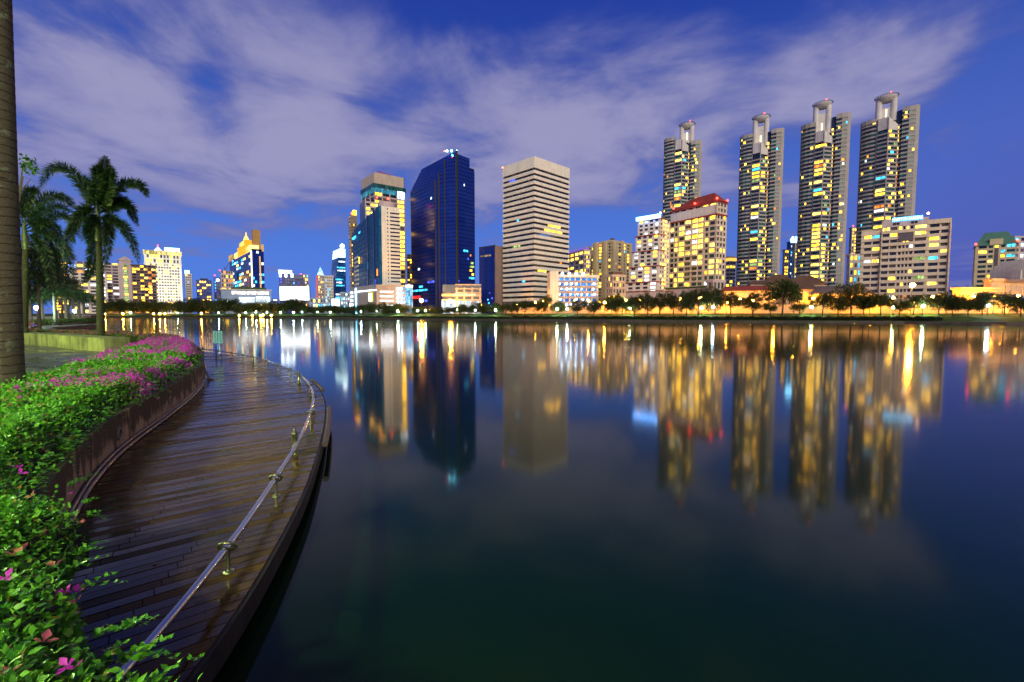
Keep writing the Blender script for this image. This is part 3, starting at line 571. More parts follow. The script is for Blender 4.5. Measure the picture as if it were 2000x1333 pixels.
# stepped white tower with the blue neon
B = Bld('stepped_white_tower', 'white tower stepping down in terraces with a glowing blue roof strip', 1287, 238, 45, 1244, 1306, 427, cat='tower'); a, b = B.a, B.b
nf = 24; fh = B.h / nf; B.core(M_WHITE); facade(B, B.face('R'), 0, B.h, nf, cols_n(a, 4, .6), M_WHITE, [M_CORE, M_TEAL], [L_WARM, L_GOLD], lambda c, i: .85 if c == 2 else .35, indiv=True)
levels = [(nf, 0.0), (20, 1.0), (16, 2.6), (12, 4.2), (8, 5.8), (4, 7.4)]; prev = nf
for j, (fl, ext) in enumerate(levels):
    fl0 = levels[j + 1][0] if j + 1 < len(levels) else 0; bb = b + ext
    fr = ((-ext * .25, 0), (0, 1), (1, 0), bb); facade(B, fr, fl0 * fh, fl * fh, fl - fl0, cols_n(bb, 4, .62), M_WHITE, [M_CORE, M_CORE, M_TEAL], [L_WARM, L_WARM, L_WHITE], .3, indiv=True)
    MB().box(-ext * .25 - .5, 6, -.1 - .02 * j, bb + .5, fl * fh, fl * fh + .5).build('terrace_coping', M_ROOFRED, B.root)
    if ext: MB().box(-ext * .25 + .5, 9, b - 1, bb, 0, fl * fh - .01).build('terrace_core', M_WHITE, B.root)
fbox(MB(), B.face('L'), -.5, b + .5, -1.2, -.4, B.h + .3, B.h + 2.2).build('neon_strip', emit('blue_neon', (.12, .38, 1.0), 14.0), B.root); MB().box(1, 7, 1, b - 1, B.h + .5, B.h + 2).build('roof_house', M_DARKW, B.root); beacon(B, -1, -.5, B.h + 2.2, (.5, .8, 1), 10, .5)
MB().box(-9, a + 3, -5, b + 12, 0, B.z(571)).build('podium', M_PINK, B.root); MB().box(-9.3, a + 3.2, -5.3, b + 12.2, B.z(571), B.z(571) + .4).build('podium_coping', M_ROOFRED, B.root)
# cream tower with the red roof
B = Bld('red_roofed_tower', 'cream apartment tower with dark red hipped roof and red beacons', 1396, 228, 32.5, 1306, 1416, 398, cat='tower'); a, b = B.a, B.b
nf = 18; zt = B.z(420); fh = zt / nf; B.core(M_WHITE)
colsL = [(b * u0, b * u1) for u0, u1 in ((.03, .13), (.16, .22), (.27, .36), (.38, .49), (.53, .64), (.67, .78), (.82, .88), (.905, .98))]
pf = lambda c, i: .8 if (c in (2, 3, 5) and i > 11) else (.55 if c in (2, 4, 5) else .38)
facade(B, B.face('L'), 0, zt, nf, colsL, M_CREAM, [M_CORE, M_TEAL, M_CORE], [L_WARM] * 5 + [L_GOLD] * 3 + [L_WHITE], pf, sp=.36, balc={3: .9, 4: .9}); facade(B, B.face('R'), 0, zt, nf, cols_n(a, 3, .6), M_CREAM, [M_CORE], [L_WARM], .3, sp=.4)
MB().box(-.5, a + .3, -.5, b + .3, zt, zt + .7).build('string_course', M_ROOFRED, B.root)
fr2 = ((.8, 0), (0, 1), (1, 0), b * .96); facade(B, fr2, zt + .7, zt + .7 + fh * 2, 2, cols_n(b * .96, 6, .68), M_CREAM, M_CORE, [L_WARM, L_GOLD], .45, sp=.4); facade(B, B.face('R'), zt + .7, zt + .7 + fh * 2, 2, cols_n(a, 3, .6), M_CREAM, M_CORE, [L_WARM], .3)
MB().box(-.3, a + .2, -.3, b, zt + .7 + 2 * fh, zt + 1.3 + 2 * fh).build('string_course', M_ROOFRED, B.root)
fr3 = ((1.6, .8), (0, 1), (1, 0), b * .86); facade(B, fr3, zt + 1.3 + 2 * fh, B.h + 1.5, 1, cols_n(b * .86, 5, .7), M_CREAM, M_CORE, [L_WARM, L_GOLD], .7, sp=.4); MB().box(1.6, a, .8, b * .86, zt + 1.3, B.h + 1.5).build('attic_core', M_CREAM, B.root)
hb = B.h + 1.5; MB().add([(.2, -.6, hb), (a + .3, -.6, hb), (a + .3, b * .9, hb), (.2, b * .9, hb), (a * .45, b * .16, hb + 5.2), (a * .6, b * .16, hb + 5.2), (a * .6, b * .66, hb + 4.6), (a * .45, b * .66, hb + 4.6)], [(0, 3, 2, 1), (0, 1, 5, 4), (1, 2, 6, 5), (2, 3, 7, 6), (3, 0, 4, 7), (4, 5, 6, 7)]).build('hipped_roof', M_ROOFRED, B.root)
for x, y in ((0, 0), (a, 0), (0, b * .45), (0, b * .92)): beacon(B, x, y, hb + .6, k=40, r=.6)
MB().box(-8, a + 4, -3, b + 2, 0, B.z(563)).build('podium', M_PINK, B.root); MB().box(-8.2, a, -3.2, b + 2, B.z(563), B.z(563) + .8).build('planted_edge', leafmat('terrace_plants', (.02, .06, .01), (.04, .10, .02)), B.root)
B = simple('grey_stair_block', 'grey block with sloped top at the foot of the red roofed tower', 1392, 206, 20, 1380, 1416, 552, M_PINK, 3, 3, 1, .25, cat='building')
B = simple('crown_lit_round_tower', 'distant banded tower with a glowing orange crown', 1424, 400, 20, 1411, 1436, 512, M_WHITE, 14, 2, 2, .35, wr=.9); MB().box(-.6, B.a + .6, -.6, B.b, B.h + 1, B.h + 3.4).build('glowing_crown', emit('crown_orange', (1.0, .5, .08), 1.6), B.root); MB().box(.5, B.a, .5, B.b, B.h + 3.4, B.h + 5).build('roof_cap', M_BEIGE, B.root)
B = simple('blue_glazed_far_tower', 'blue glass tower with bright crown between two disc crowned towers', 1541, 470, 10, 1534, 1553, 474, M_BLUEG, 24, 3, 1, .35, lits=[L_CYAN, L_WHITE]); 
for q in range(4): MB().box(B.a * q / 4, B.a * q / 4 + 1.4, -.5, .5, B.h, B.h + 4 + q % 2 * 2).build('crown_fin', N_SIGN, B.root)
B = simple('cream_far_tower', 'narrow cream tower right beside the blue glass far tower', 1550, 430, 10, 1549, 1560, 478, M_CREAM, 24, 2, 0, .4, b=3)
B = simple('yellow_lit_far_tower', 'distant tower full of yellow windows between third and fourth disc towers', 1659, 400, 6, 1655, 1678, 447, M_BEIGE, 28, 4, 0, .7, b=3, lits=[L_WARM, L_GOLD]); beacon(B, 1, 0, B.h + 2); beacon(B, B.a * .6, 0, B.h + 2)
B = simple('low_teal_lit_block', 'low pale block with cyan windows left of the wide apartment block', 1657, 255, 6, 1654, 1682, 500, M_WHITE, 8, 3, 0, .4, b=2.5, lits=[L_CYAN, L_WARM, L_GREEN], cat='building')
B = simple('slim_edge_tower', 'slim cream tower edge just right of the second disc tower', 1530, 400, 6, 1529, 1539, 490, M_CREAM, 20, 2, 0, .6, b=3, lits=[L_WARM])
# wide cream apartment block with the roof sign
B = Bld('wide_apartment_block', 'wide cream apartment block with rounded ends and a glowing blue roof sign', 1852, 206, 52, 1678, 1856, 430, a=13, cat='apartment block'); a, b = B.a, B.b
nf = 14; zt = B.z(434); fh = zt / nf; B.core(M_YCREAM, 0, zt, dep=1.2, x0=2.2); DK = [M_CORE, M_DARKW, M_CORE]
frl = ((1.2, 0), (0, 1), (1, 0), b * .24); frc = ((0, b * .24), (0, 1), (1, 0), b * .52); frr = ((1.2, b * .76), (0, 1), (1, 0), b * .24)
facade(B, frl, 0, zt, nf, [(b * .03, b * .10), (b * .12, b * .22)], M_CREAM, DK, LITS, .25, sp=.5, dep=1.0, piers=True, proud=.5)
facade(B, frr, 0, zt - fh, nf - 1, [(b * .02, b * .10), (b * .115, b * .20)], M_CREAM, DK, LITS, .3, sp=.5, dep=1.0, piers=True, proud=.5)
facade(B, frc, 0, zt, nf, [(b * .02, b * .14), (b * .16, b * .195), (b * .21, b * .235), (b * .25, b * .275), (b * .29, b * .32), (b * .34, b * .415), (b * .43, b * .505)], M_CREAM, DK, LITS, lambda c, i: .85 if i == nf - 1 else .22, sp=.5, dep=1.0, proud=.6)
MB().box(-.4, 8, b * .24, b * .76, zt, B.z(419)).build('roof_sign_wall', M_PINK, B.root); MB().box(-.9, 0, b * .40, b * .56, zt - 2.4 * fh, zt - fh * 1.05).build('lattice_screen', M_DARKW, B.root)
me = MB().box(-.6, .4, 0, 1.0, 0, 1.0).mesh('small_window', M_CORE)
for u in (.36, .40, .56, .60): link('small_window', me, B.root, (0, b * u, zt + .9))
for y0, y1, zz in ((0, .24, zt), (.76, 1.0, zt - fh)): MB().box(.4, 7, b * y0, b * y1, zz, zz + 2.0).build('parapet', M_CREAM, B.root)
rv = ((0, b), (0, -1), (1, 0), b); sign_text(B, 'HAMPTON GARDENS', rv, b * .36, b * .69, zt + 2.6, 1.5, N_SIGN, -.7)
fbox(MB(), rv, b * .355, b * .695, -.62, -.45, zt + 2.4, zt + 4.3).build('sign_backlight', emit('sign_halo', (.04, .40, .9), 2.2), B.root)
rb = MB()
for q in range(9):
    t0, t1 = math.pi / 2 * q / 9, math.pi / 2 * (q + 1) / 9; rb.add([], [])
prof_ = [(2.2 * math.cos(t), 2.2 * math.sin(t)) for t in [math.pi / 2 * q / 8 for q in range(9)]]
me = MB().prism([(2.9 - x, b - 2 + y) for x, y in prof_] + [(9, b + .2), (9, b - 2)], 0, fh * .5).mesh('rounded_balcony', M_CREAM); me2 = MB().prism([(2.9 - x, 2 - y) for x, y in reversed(prof_)] + [(9, 2), (9, -.2)][:0] + [(8, 2), (8, -.2)], 0, fh * .5).mesh('rounded_balcony', M_CREAM)
for i in range(nf - 1): link('rounded_balcony', me, B.root, (0, 0, i * fh)); link('rounded_balcony', me2, B.root, (0, 0, (i + 1) * fh))
facade(B, B.face('R'), 0, zt, nf, [(1.5, a - .4)] if a > 2.2 else [(.3, max(.6, a - .3))], M_CREAM, DK, LITS, .2, sp=.5); beacon(B, 0, b * .25, B.z(414), (1.0, .55, .2), 22, .5); beacon(B, 0, b * .74, B.z(428), (1.0, .6, .25), 12, .4)
# green roofed tower and neighbours
B = Bld('green_roofed_tower', 'ochre apartment tower with dark green hipped roof at far right', 1982, 262, 48, 1901, 1988, 476, a=12, cat='tower'); a, b = B.a, B.b; nf = 14; B.core(M_YCREAM)
facade(B, B.face('L'), 0, B.h, nf, [(b * u, b * v) for u, v in ((.05, .24), (.28, .38), (.44, .53), (.57, .68), (.72, .92))], M_YCREAM, [M_CORE, M_TEAL], [L_WARM, L_GOLD, L_CYAN], .28, sp=.45); facade(B, B.face('R'), 0, B.h, nf, cols_n(a, 2, .6), M_YCREAM, [M_CORE], [L_WARM, L_CYAN], .25)
fbox(MB(), B.face('L'), b * .435, b * .535, -.1, .5, 0, B.h * .96).build('dark_shaft', M_DARKW, B.root)
hb = B.h; MB().add([(-.5, -.5, hb), (a + .5, -.5, hb), (a + .5, b + .5, hb), (-.5, b + .5, hb), (a * .4, b * .22, hb + 8), (a * .6, b * .22, hb + 8), (a * .6, b * .78, hb + 8), (a * .4, b * .78, hb + 8)], [(0, 3, 2, 1), (0, 1, 5, 4), (1, 2, 6, 5), (2, 3, 7, 6), (3, 0, 4, 7), (4, 5, 6, 7)]).build('hipped_roof', M_ROOFGR, B.root)
fbox(MB(), B.face('L'), b * .34, b * .66, -.3, 3, hb - .2, hb + 3.6).build('gable_block', M_YCREAM, B.root)
beacon(B, 0, b, hb + .8, k=40, r=.6); beacon(B, 0, 0, hb + 1.2, k=40, r=.6)
B = simple('grey_corner_tower', 'grey tower with cyan windows behind the green roofed tower', 1975, 330, 10, 1972, 2040, 464, M_PINK, 14, 6, 0, .3, b=14, lits=[L_CYAN, L_WHITE, L_CYAN])
B = Bld('ornate_beige_hall', 'tall beige hall with stepped rounded pediments at the right edge', 1992, 178, 6, 1972, 2075, 527, cat='building'); B.core(M_STRIPE, dep=0); a = B.a
for u0, u1, dz in ((.1, .9, 1.3), (.2, .8, 2.6), (.32, .7, 4.4)): MB().box(a * u0, a * u1, -.3 - dz * .1, 12, 0, B.h + dz).build('pediment_tier', M_STRIPE, B.root)
for u in (.03, .16, .27, .4, .6): MB().box(a * u, a * u + .8, -.9, 0, 0, B.h + .3).build('pilaster', M_STRIPE, B.root)
# --- left group
B = Bld('golden_crown_tower', 'dark blue office tower with a blazing golden crown and spire', 493, 500, 40, 450, 517, 486, cat='office tower'); a, b = B.a, B.b; B.core(M_NAVY2, dep=.4); nf = 17; zt = B.h * .97
facade(B, B.face('L'), 0, zt, nf, cols_n(b, 9, .92, .1), M_NAVY, [M_NAVY, M_NAVY2], [L_WHITE, L_GOLD, L_CYAN], .32, sp=.34, indiv=True); facade(B, B.face('R'), 0, zt, nf, cols_n(a, 5, .92, .1), M_NAVY, [M_NAVY], [L_WHITE, L_CYAN], .22, sp=.34, indiv=True)
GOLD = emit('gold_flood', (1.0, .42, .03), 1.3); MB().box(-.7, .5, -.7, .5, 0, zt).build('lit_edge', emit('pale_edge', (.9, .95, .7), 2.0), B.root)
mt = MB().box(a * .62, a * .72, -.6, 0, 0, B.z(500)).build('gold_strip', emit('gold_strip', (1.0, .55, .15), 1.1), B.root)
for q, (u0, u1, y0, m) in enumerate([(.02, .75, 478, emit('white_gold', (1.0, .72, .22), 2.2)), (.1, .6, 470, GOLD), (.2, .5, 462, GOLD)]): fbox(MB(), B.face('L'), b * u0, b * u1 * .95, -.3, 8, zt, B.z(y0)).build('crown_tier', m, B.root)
MB().lathe([(7, B.z(472)), (4.5, B.z(464)), (3.2, B.z(462)), (2, B.z(454)), (.6, B.z(450)), (.3, B.z(443))], 12, (3, b * .3)).build('golden_spire', emit('spire_glow', (1.0, .62, .12), 2.6), B.root)
M_GOLDW = wall('bronze_panel', (.45, .26, .08)); fbox(MB(), B.face('R'), a * .25, a * .85, 4, 12, zt, B.z(447)).build('crown_slab', M_GOLDW, B.root)
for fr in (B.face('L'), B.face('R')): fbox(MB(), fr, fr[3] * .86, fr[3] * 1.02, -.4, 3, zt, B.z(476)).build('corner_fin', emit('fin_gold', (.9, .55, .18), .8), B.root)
B = Bld('bright_retail_podium', 'white lit shopping podium below the golden crowned tower', 432, 440, 30, 430, 529, 566, b=24, cat='building'); a = B.a; B.core(wall('blue_grey_panel', (.30, .42, .60)), dep=0)
for u0, u1, z0, z1, m in ((.20, .95, .82, .95, 'a'), (.34, .66, .48, .70, 'w'), (.68, .97, .45, .74, 'w'), (.02, .16, .40, .55, 'w'), (.70, .96, .1, .4, 'g'), (.36, .64, .05, .3, 'w'), (.0, .14, .12, .32, 'g')): MB().box(a * u0, a * u1, -.4, .2, B.h * z0, B.h * z1).build('lit_screen', {'a': lit('warm_white_strip', (1.0, .85, .75), 2.4), 'w': lit('screen_white', (.8, .95, 1.0), 2.2, (6, 6, 6)), 'g': L_GOLD}[m], B.root)
MB().box(-1, a + 1, -1, 4, B.h, B.h + .8).build('parapet', M_WHITE, B.root); MB().box(8, a - 4, 4, 20, B.h, B.h + 3).build('roof_garden', leafmat('terrace_plants', (.02, .06, .01), (.04, .10, .02)), B.root)
B = Bld('tower_with_crane', 'pinkish unfinished tower with a crane left of the golden crowned tower', 432, 560, 32, 429, 456, 529, b=14, cat='tower'); B.core(M_PINK); facade(B, B.face('R'), 0, B.h, 10, cols_n(B.a, 5, .7), M_PINK, [M_DARKW], [L_ORANGE, L_WARM], .4, indiv=True); MB().tube([(4, 6, B.h), (14, 4, B.h + 20)], .35, 5).tube([(4, 6, B.h), (4, 6, B.h + 5)], .4, 5).build('crane_jib', M_FRAME, B.root); beacon(B, -1, 0, B.h, k=14)
B = simple('dark_blue_slim_tower', 'slim dark blue tower with one bright white lamp near its top', 418, 520, 31, 416, 431, 544, M_NAVY, 12, 3, 1, .25, lits=[L_CYAN, L_BLUE], corem=M_NAVY2); link('roof_lamp', ico('roof_lamp', 1.6, N_WHITE, 2), B.root, (B.a * .6, -.8, B.h - 2)); beacon(B, 1, 1, B.h + 3, k=14)
B = simple('low_navy_tower', 'low navy tower with scattered small yellow lights right of the white slab', 384, 480, 33, 379, 413, 549, M_NAVY, 11, 6, 2, .4, lits=[L_GOLD, L_WARM], corem=M_NAVY2); MB().box(3, B.a - 3, 2, B.b, B.h + 1, B.h + 3).build('roof_house', M_NAVY2, B.root)
B = simple('white_slab_tower', 'narrow white slab tower with lit roof sign right of the floodlit hotel', 362, 420, 35, 357, 375, 537, M_WHITE, 17, 3, 2, .06, wr=.8, sp=.6); MB().box(0, B.a * .7, -.3, .4, B.h + 1.2, B.h + 4).build('roof_sign', N_SIGN, B.root)
# floodlit hotel
B = Bld('floodlit_hotel', 'floodlit white hotel slab with pyramid lantern and glowing roof sign', 352, 440, -4, 351, 356, 488, b=14, a=1, cat='hotel')
bpy.data.objects.remove(B.root)
B = Bld('floodlit_hotel', 'floodlit white hotel slab with pyramid lantern and glowing roof sign', 284, 440, 37, 283, 356, 488, b=14, cat='hotel'); a = B.a; nf = 17; MHW = wall('floodlit_white_render', (.82, .82, .74)); B.core(MHW, dep=.5); fr = B.face('R'); zt = B.z(514)
facade(B, fr, 0, zt, nf, cols_n(a, 12, .62, 1.5), MHW, [M_DARKW, M_CORE, M_NAVY2], [L_WARM], .3, sp=.5, indiv=True)
facade(B, fr, zt, B.z(496), 2, cols_n(a, 10, .6, 1.5), MHW, [M_DARKW, M_CORE], [L_WARM], .4, sp=.3, indiv=True); MB().box(-.5, a + .5, -.7, 14, zt - .5, zt + .4).build('cornice', MHW, B.root)
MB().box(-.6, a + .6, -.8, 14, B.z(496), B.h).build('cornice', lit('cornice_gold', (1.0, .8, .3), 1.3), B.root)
MB().add([(a * .25, 2, B.h), (a * .5, 2, B.h), (a * .5, 12, B.h), (a * .25, 12, B.h), (a * .375, 7, B.z(478))], [(0, 1, 4), (1, 2, 4), (2, 3, 4), (3, 0, 4)]).build('pyramid_lantern', emit('pale_lantern', (.85, .95, 1.0), 1.4), B.root)
MB().box(a * .55, a * .97, -.4, .6, B.h + .4, B.h + 3.4).build('roof_sign', N_SIGN, B.root); beacon(B, a * .375, 7, B.z(477), k=14)
for q in range(5):  # assumed floodlights, unseen, set well out in front to light the hotel
    l = bpy.data.lights.new('assumed_hotel_floodlight', 'SPOT'); l.energy = 19000; l.color = (1.0, .93, .72); l.spot_size = rad(100); l.spot_blend = .6; l.shadow_soft_size = .5
    o = bpy.data.objects.new('assumed_hotel_floodlight', l); COL.objects.link(o); o.parent = B.root; o.location = (a * (.1 + .2 * q), -42, 10); o.rotation_euler = (rad(112), 0, 0)
# brown and white apartment pair
B = Bld('balcony_apartment_block', 'brown balconied apartment block with a white lower wing and gabled lift tower', 258, 350, 39, 256, 306, 518, b=14, cat='apartment block'); a = B.a; B.core(M_BROWN); nf = 17
facade(B, B.face('R'), 0, B.h, nf, cols_n(a, 6, .86, .4), M_BROWN, [M_DARKW, M_CORE], [L_WARM, L_GOLD, L_ORANGE], .38, sp=.4, balc={i: .7 for i in range(6)}); MB().box(-.5, a + .5, -.5, 14, B.h, B.h + .6).build('roof_slab', M_ROOFBR, B.root)
MB().box(-7, 0, 1, 12, 0, B.z(510)).build('lift_tower', M_PINK, B.root); MB().add([(-8, .5, B.z(510)), (1, .5, B.z(510)), (1, 12, B.z(510)), (-8, 12, B.z(510)), (-3.5, .5, B.z(501)), (-3.5, 12, B.z(501))], [(0, 1, 4), (1, 2, 5, 4), (2, 3, 5), (3, 0, 4, 5)]).build('gable_roof', M_PINK, B.root)
me = MB().box(-4.6, -2.4, .6, 1.2, 0, B.h / nf * .6).mesh('stair_window', L_GREEN); me2 = MB().box(-4.6, -2.4, .6, 1.2, 0, B.h / nf * .6).mesh('stair_window', L_GOLD)
for i in range(nf): link('stair_window', me if i % 3 else me2, B.root, (0, 0, i * B.h / nf + 1))
fr = ((-31, 2), (1, 0), (0, 1), 24); MB().box(-31, -7, 2.5, 14, 0, B.z(517)).build('left_wing_core', M_PINK, B.root); facade(B, fr, 0, B.z(516), nf, cols_n(24, 6, .8, .4), M_PINK, [M_DARKW, M_CORE], [L_WARM, L_GOLD, L_WHITE, L_ORANGE], .4, sp=.42, indiv=True)
MB().box(-34, -14, -2, 2, 0, B.z(538)).build('white_wing', M_PINK, B.root); fr = ((-34, -2.6), (1, 0), (0, 1), 20); facade(B, fr, 0, B.z(539), 12, cols_n(20, 4, .7, .5), M_WHITE, [M_DARKW, M_CORE], [L_WARM, L_GOLD, L_WHITE], .4, sp=.45, indiv=True)
B = simple('pale_tower_behind_palm', 'pale tower seen left of the palm trunk beside the apartment block', 180, 430, 41, 176, 200, 556, M_PINK, 12, 3, 0, .2, b=12)
B = simple('blue_crowned_white_tower', 'white tower with a blue glowing crown between the palms', 136, 450, 43, 133, 154, 525, M_WHITE, 14, 3, 1, .12, lits=[L_CYAN]); MB().box(-.5, B.a + .5, -.5, 4, B.h + 1, B.h + 4).build('glowing_crown', emit('deep_blue_neon', (.25, .4, 1.0), 4), B.root)
B = simple('golden_lit_far_block', 'tower spangled with golden windows behind the palm fronds', 107, 430, 44, 100, 134, 512, M_DARKW, 18, 6, 1, .55, lits=[L_GOLD, L_WARM])
B = simple('white_low_block', 'low white block with one red light left of the palm', 156, 400, 43, 150, 186, 565, M_WHITE, 7, 4, 0, .25, b=10, cat='building')
# blue and white cluster
B = simple('blue_office_with_lit_top', 'blue office tower with a white lit cornice above the blank white screen', 546, 480, 28, 541, 572, 532, M_NAVY, 14, 5, 1, .2, lits=[L_CYAN, L_BLUE], corem=M_NAVY2); MB().box(-.6, B.a * .95, -.6, .6, B.h - 1, B.h + 2.2).build('lit_cornice', N_WHITE, B.root)
for q in (0, .42, .88): MB().box(B.a * q, B.a * q + 2, -.7, .5, B.h - 5, B.h - 1).build('lit_cornice_leg', N_WHITE, B.root)
B = simple('dark_twin_block', 'dark blue block with red rooftop lights behind the blank white screen', 566, 520, 26, 564, 592, 539, M_NAVY, 12, 5, 1, .25, lits=[L_CYAN, L_BLUE, L_ORANGE], corem=M_NAVY2); beacon(B, 3, 0, B.h + 2, k=14); beacon(B, B.a - 2, 0, B.h + 2, k=14)
B = simple('violet_far_tower', 'violet grey tower left of the pyramid topped hotel', 592, 540, 25, 590, 603, 538, M_PINK, 12, 3, 1, .2)
B = simple('pyramid_hotel', 'pale hotel tower topped by a glowing glass pyramid', 621, 430, 30, 602, 634, 540, M_PINK, 15, 5, 5, .3, wr=.55, lits=[L_GOLD, L_WARM]); a, b = B.a, B.b; hb = B.h + 1.1
MB().add([(a * .05, .5, hb), (a, .5, hb), (a, b * .8, hb), (a * .05, b * .8, hb), (a * .5, b * .4, B.z(520))], [(0, 1, 4), (1, 2, 4), (2, 3, 4), (3, 0, 4)]).build('glass_pyramid', lit('pyramid_glow', (.5, .85, 1.0), 2.2, (4, 4, 2)), B.root)
mb = MB(); mb.tube([(-.6, b, 4), (-.6, b * .7, hb * .5), (-.6, b * .35, hb * .9), (-.6, .3, hb)], .5, 5).build('neon_arc', emit('pink_neon', (1.0, .12, .2), .9), B.root)
B = simple('white_grid_block', 'white gridded block right of the pyramid hotel', 634, 400, 23, 632, 651, 541, M_WHITE, 13, 4, 1, .15, wr=.6, lits=[L_CYAN])
B = simple('stepped_white_far_tower', 'white stepped far tower leaning against the curved blue glass tower', 652, 470, 25, 642, 668, 506, M_WHITE, 20, 4, 2, .2); MB().box(3, B.a, 2, B.b, B.h, B.h + 6).build('upper_step', M_WHITE, B.root); MB().box(6, B.a, 3, B.b, B.h + 6, B.h + 12).build('upper_step', M_WHITE, B.root)
B = Bld('curved_blue_glass_tower', 'curved bright blue glass tower tapering to a white lit tip', 652, 420, 30, 644, 676, 484, cat='tower'); a, b = B.a, B.b; me = None
nf = 22; fh = B.h / nf
for i in range(nf):
    t = i / nf; x0 = a * .62 * t ** 2.0; m = M_BLUEG if i < 19 else emit('tip_white', (.6, .9, 1.0), 2.2)
    MB().prism([(x0, 0), (a, 0), (a, b), (x0 * .6, b)], i * fh, (i + 1) * fh - .4).build('glass_band', m, B.root)
    if R.random() < .7 and i < 18: MB().box(x0 + a * .1 * R.random(), a * (.6 + .4 * R.random()), -.2, .3, i * fh + .8, i * fh + 2.0).build('window_light', R.choice([L_CYAN, L_WHITE, L_CYAN]), B.root)
link('tip_lamp', ico('tip_lamp', 2.0, N_WHITE, 2), B.root, (a * .75, 0, B.h + 2))
def board(name, label, x0, x1, y0, y1, Y, k=2.4, cat='billboard'):
    p, q = at(x0, y1, Y), at(x1, y0, Y); w, h = q.x - p.x, q.z - p.z; r = thing(name, label, cat, (p.x, Y, 2.6), 0); z0 = p.z - 2.6
    MB().box(0, w, -.3, .3, z0, z0 + h).build('lit_panel', emit('board_white_%g' % k, (.93, .97, 1.0), k), r); mb = MB()
    for a_, b_, c_, d_ in ((-.5, w + .5, z0 - .5, z0), (-.5, w + .5, z0 + h, z0 + h + .5)): mb.box(a_, b_, -.5, .5, c_, d_)
    for a_ in (-.5, w): mb.box(a_, a_ + .5, -.5, .5, z0, z0 + h)
    mb.build('frame', M_FRAME, r); me = MB().box(0, 1, .3, 1.3, 0, z0 + h).mesh('post', M_FRAME)
    for u in (.2, .8): link('post', me, r, (w * u, 0, 0))
board('blank_lit_screen', 'huge blank white lit screen rising above the far trees', 547, 604, 560, 587, 400, 2.6)
board('small_lit_screen', 'smaller square white lit screen below the curved blue tower', 648, 664, 584, 601, 330, 2.4)
board('tiny_lit_screen', 'tiny white lit board at the foot of the slim brown tower', 683, 690, 592, 600, 290, 2.2)
board('red_lit_board', 'small red lit board left of the huge blank screen', 534, 542, 585, 588, 390, 1.5)
B = simple('lit_street_block', 'low block with blue white shop lights right of the huge blank screen', 604, 330, 23, 603, 646, 585, wall('blue_grey_panel', (.30, .42, .60)), 3, 8, 0, .7, b=8, lits=[L_WHITE, L_CYAN, L_GOLD], cat='building')
B = simple('blue_lit_shop_block', 'low blue lit block right of the small square screen', 664, 300, 20, 663, 684, 574, wall('blue_grey_panel', (.30, .42, .60)), 5, 4, 0, .8, b=8, lits=[L_WHITE, L_CYAN], cat='building')
# --- low ochre buildings and roofs behind the right bank
def house(name, label, x0, x1, yeave, yridge, Y, roofm, wallm, hip=.3, wins=0, dep=12):
    p, q = at(x0, yeave, Y), at(x1, yeave, Y); w, h = q.x - p.x, p.z - 2.6; rh = at(x0, yridge, Y + dep / 2).z - 2.6 - h; an_ = -math.atan2(p.x, Y) * .85; w *= math.cos(an_); r = thing(name, label, 'house', (p.x, Y, 2.6), an_)
    MB().box(0, w, 0, dep, 0, h).build('wall', wallm, r); o = 1.0
    MB().add([(-o, -o, h), (w + o, -o, h), (w + o, dep + o, h), (-o, dep + o, h), (w * hip, dep / 2, h + rh), (w * (1 - hip), dep / 2, h + rh)], [(0, 3, 2, 1), (0, 1, 5, 4), (1, 2, 5), (2, 3, 4, 5), (3, 0, 4)]).build('roof', roofm, r)
    me = MB().box(-.6, .6, -.12, .2, 0, 1.4).mesh('window', M_DARKW)
    for i in range(wins): link('window', me, r, (w * (i + .5) / wins, 0, h * .55))
    return r
house('red_roofed_hall', 'long low ochre hall with dark red tiled roof right of the red roofed tower', 1414, 1504, 569, 560, 176, M_ROOFRED, M_ORANGE, .04, 6)
house('pale_terrace_house', 'pale flat house with open balcony in front of the second disc tower', 1466, 1502, 556, 549, 190, M_ROOFBR, M_CREAM, .1, 3)
house('brown_pavilion', 'brown hipped pavilion roof behind the big dark bank tree', 1488, 1552, 556, 538, 196, M_ROOFBR, M_ORANGE, .35, 3)
house('brown_temple_hall', 'larger brown hipped hall with upper lantern right of the pavilion', 1536, 1606, 557, 541, 188, M_ROOFBR, M_ORANGE, .3, 4)
house('gabled_ochre_house', 'tall ochre house with gable end lit by street lamps', 1552, 1590, 566, 557, 166, M_ROOFBR, M_ORANGE, .02, 2)
house('dark_roofed_hall', 'dark roofed hall right of the gabled ochre house', 1588, 1690, 575, 560, 160, M_DARKW, M_ORANGE, .1, 6)
B = Bld('ochre_modern_wing', 'lower ochre flat roofed building lit orange at right', 1876, 136, 2, 1861, 1950, 566, cat='building'); B.core(M_ORANGE, dep=0); a = B.a
MB().box(-.4, a + .4, -.6, B.b + .3, B.h, B.h + .7).build('roof_slab', M_ORANGE, B.root); MB().box(-.2, 0, -.2, 1, 0, B.h).build('edge_post', M_ORANGE, B.root); MB().box(a * .3, a * .9, -.15, .3, B.h * .55, B.h * .85).build('window_band', lit('blue_mix_room', (.35, .4, 1.0), 1.2), B.root)
for q in range(7): MB().box(a * (.3 + .1 * q), a * (.3 + .1 * q) + .2, -.3, .3, B.h * .5, B.h * .9).build('mullion', M_ORANGE, B.root)
B = Bld('ochre_modern_block', 'taller ochre flat roofed block lit orange at the right edge', 1936, 138, 2, 1921, 2070, 549, cat='building'); B.core(M_ORANGE, dep=0); a = B.a
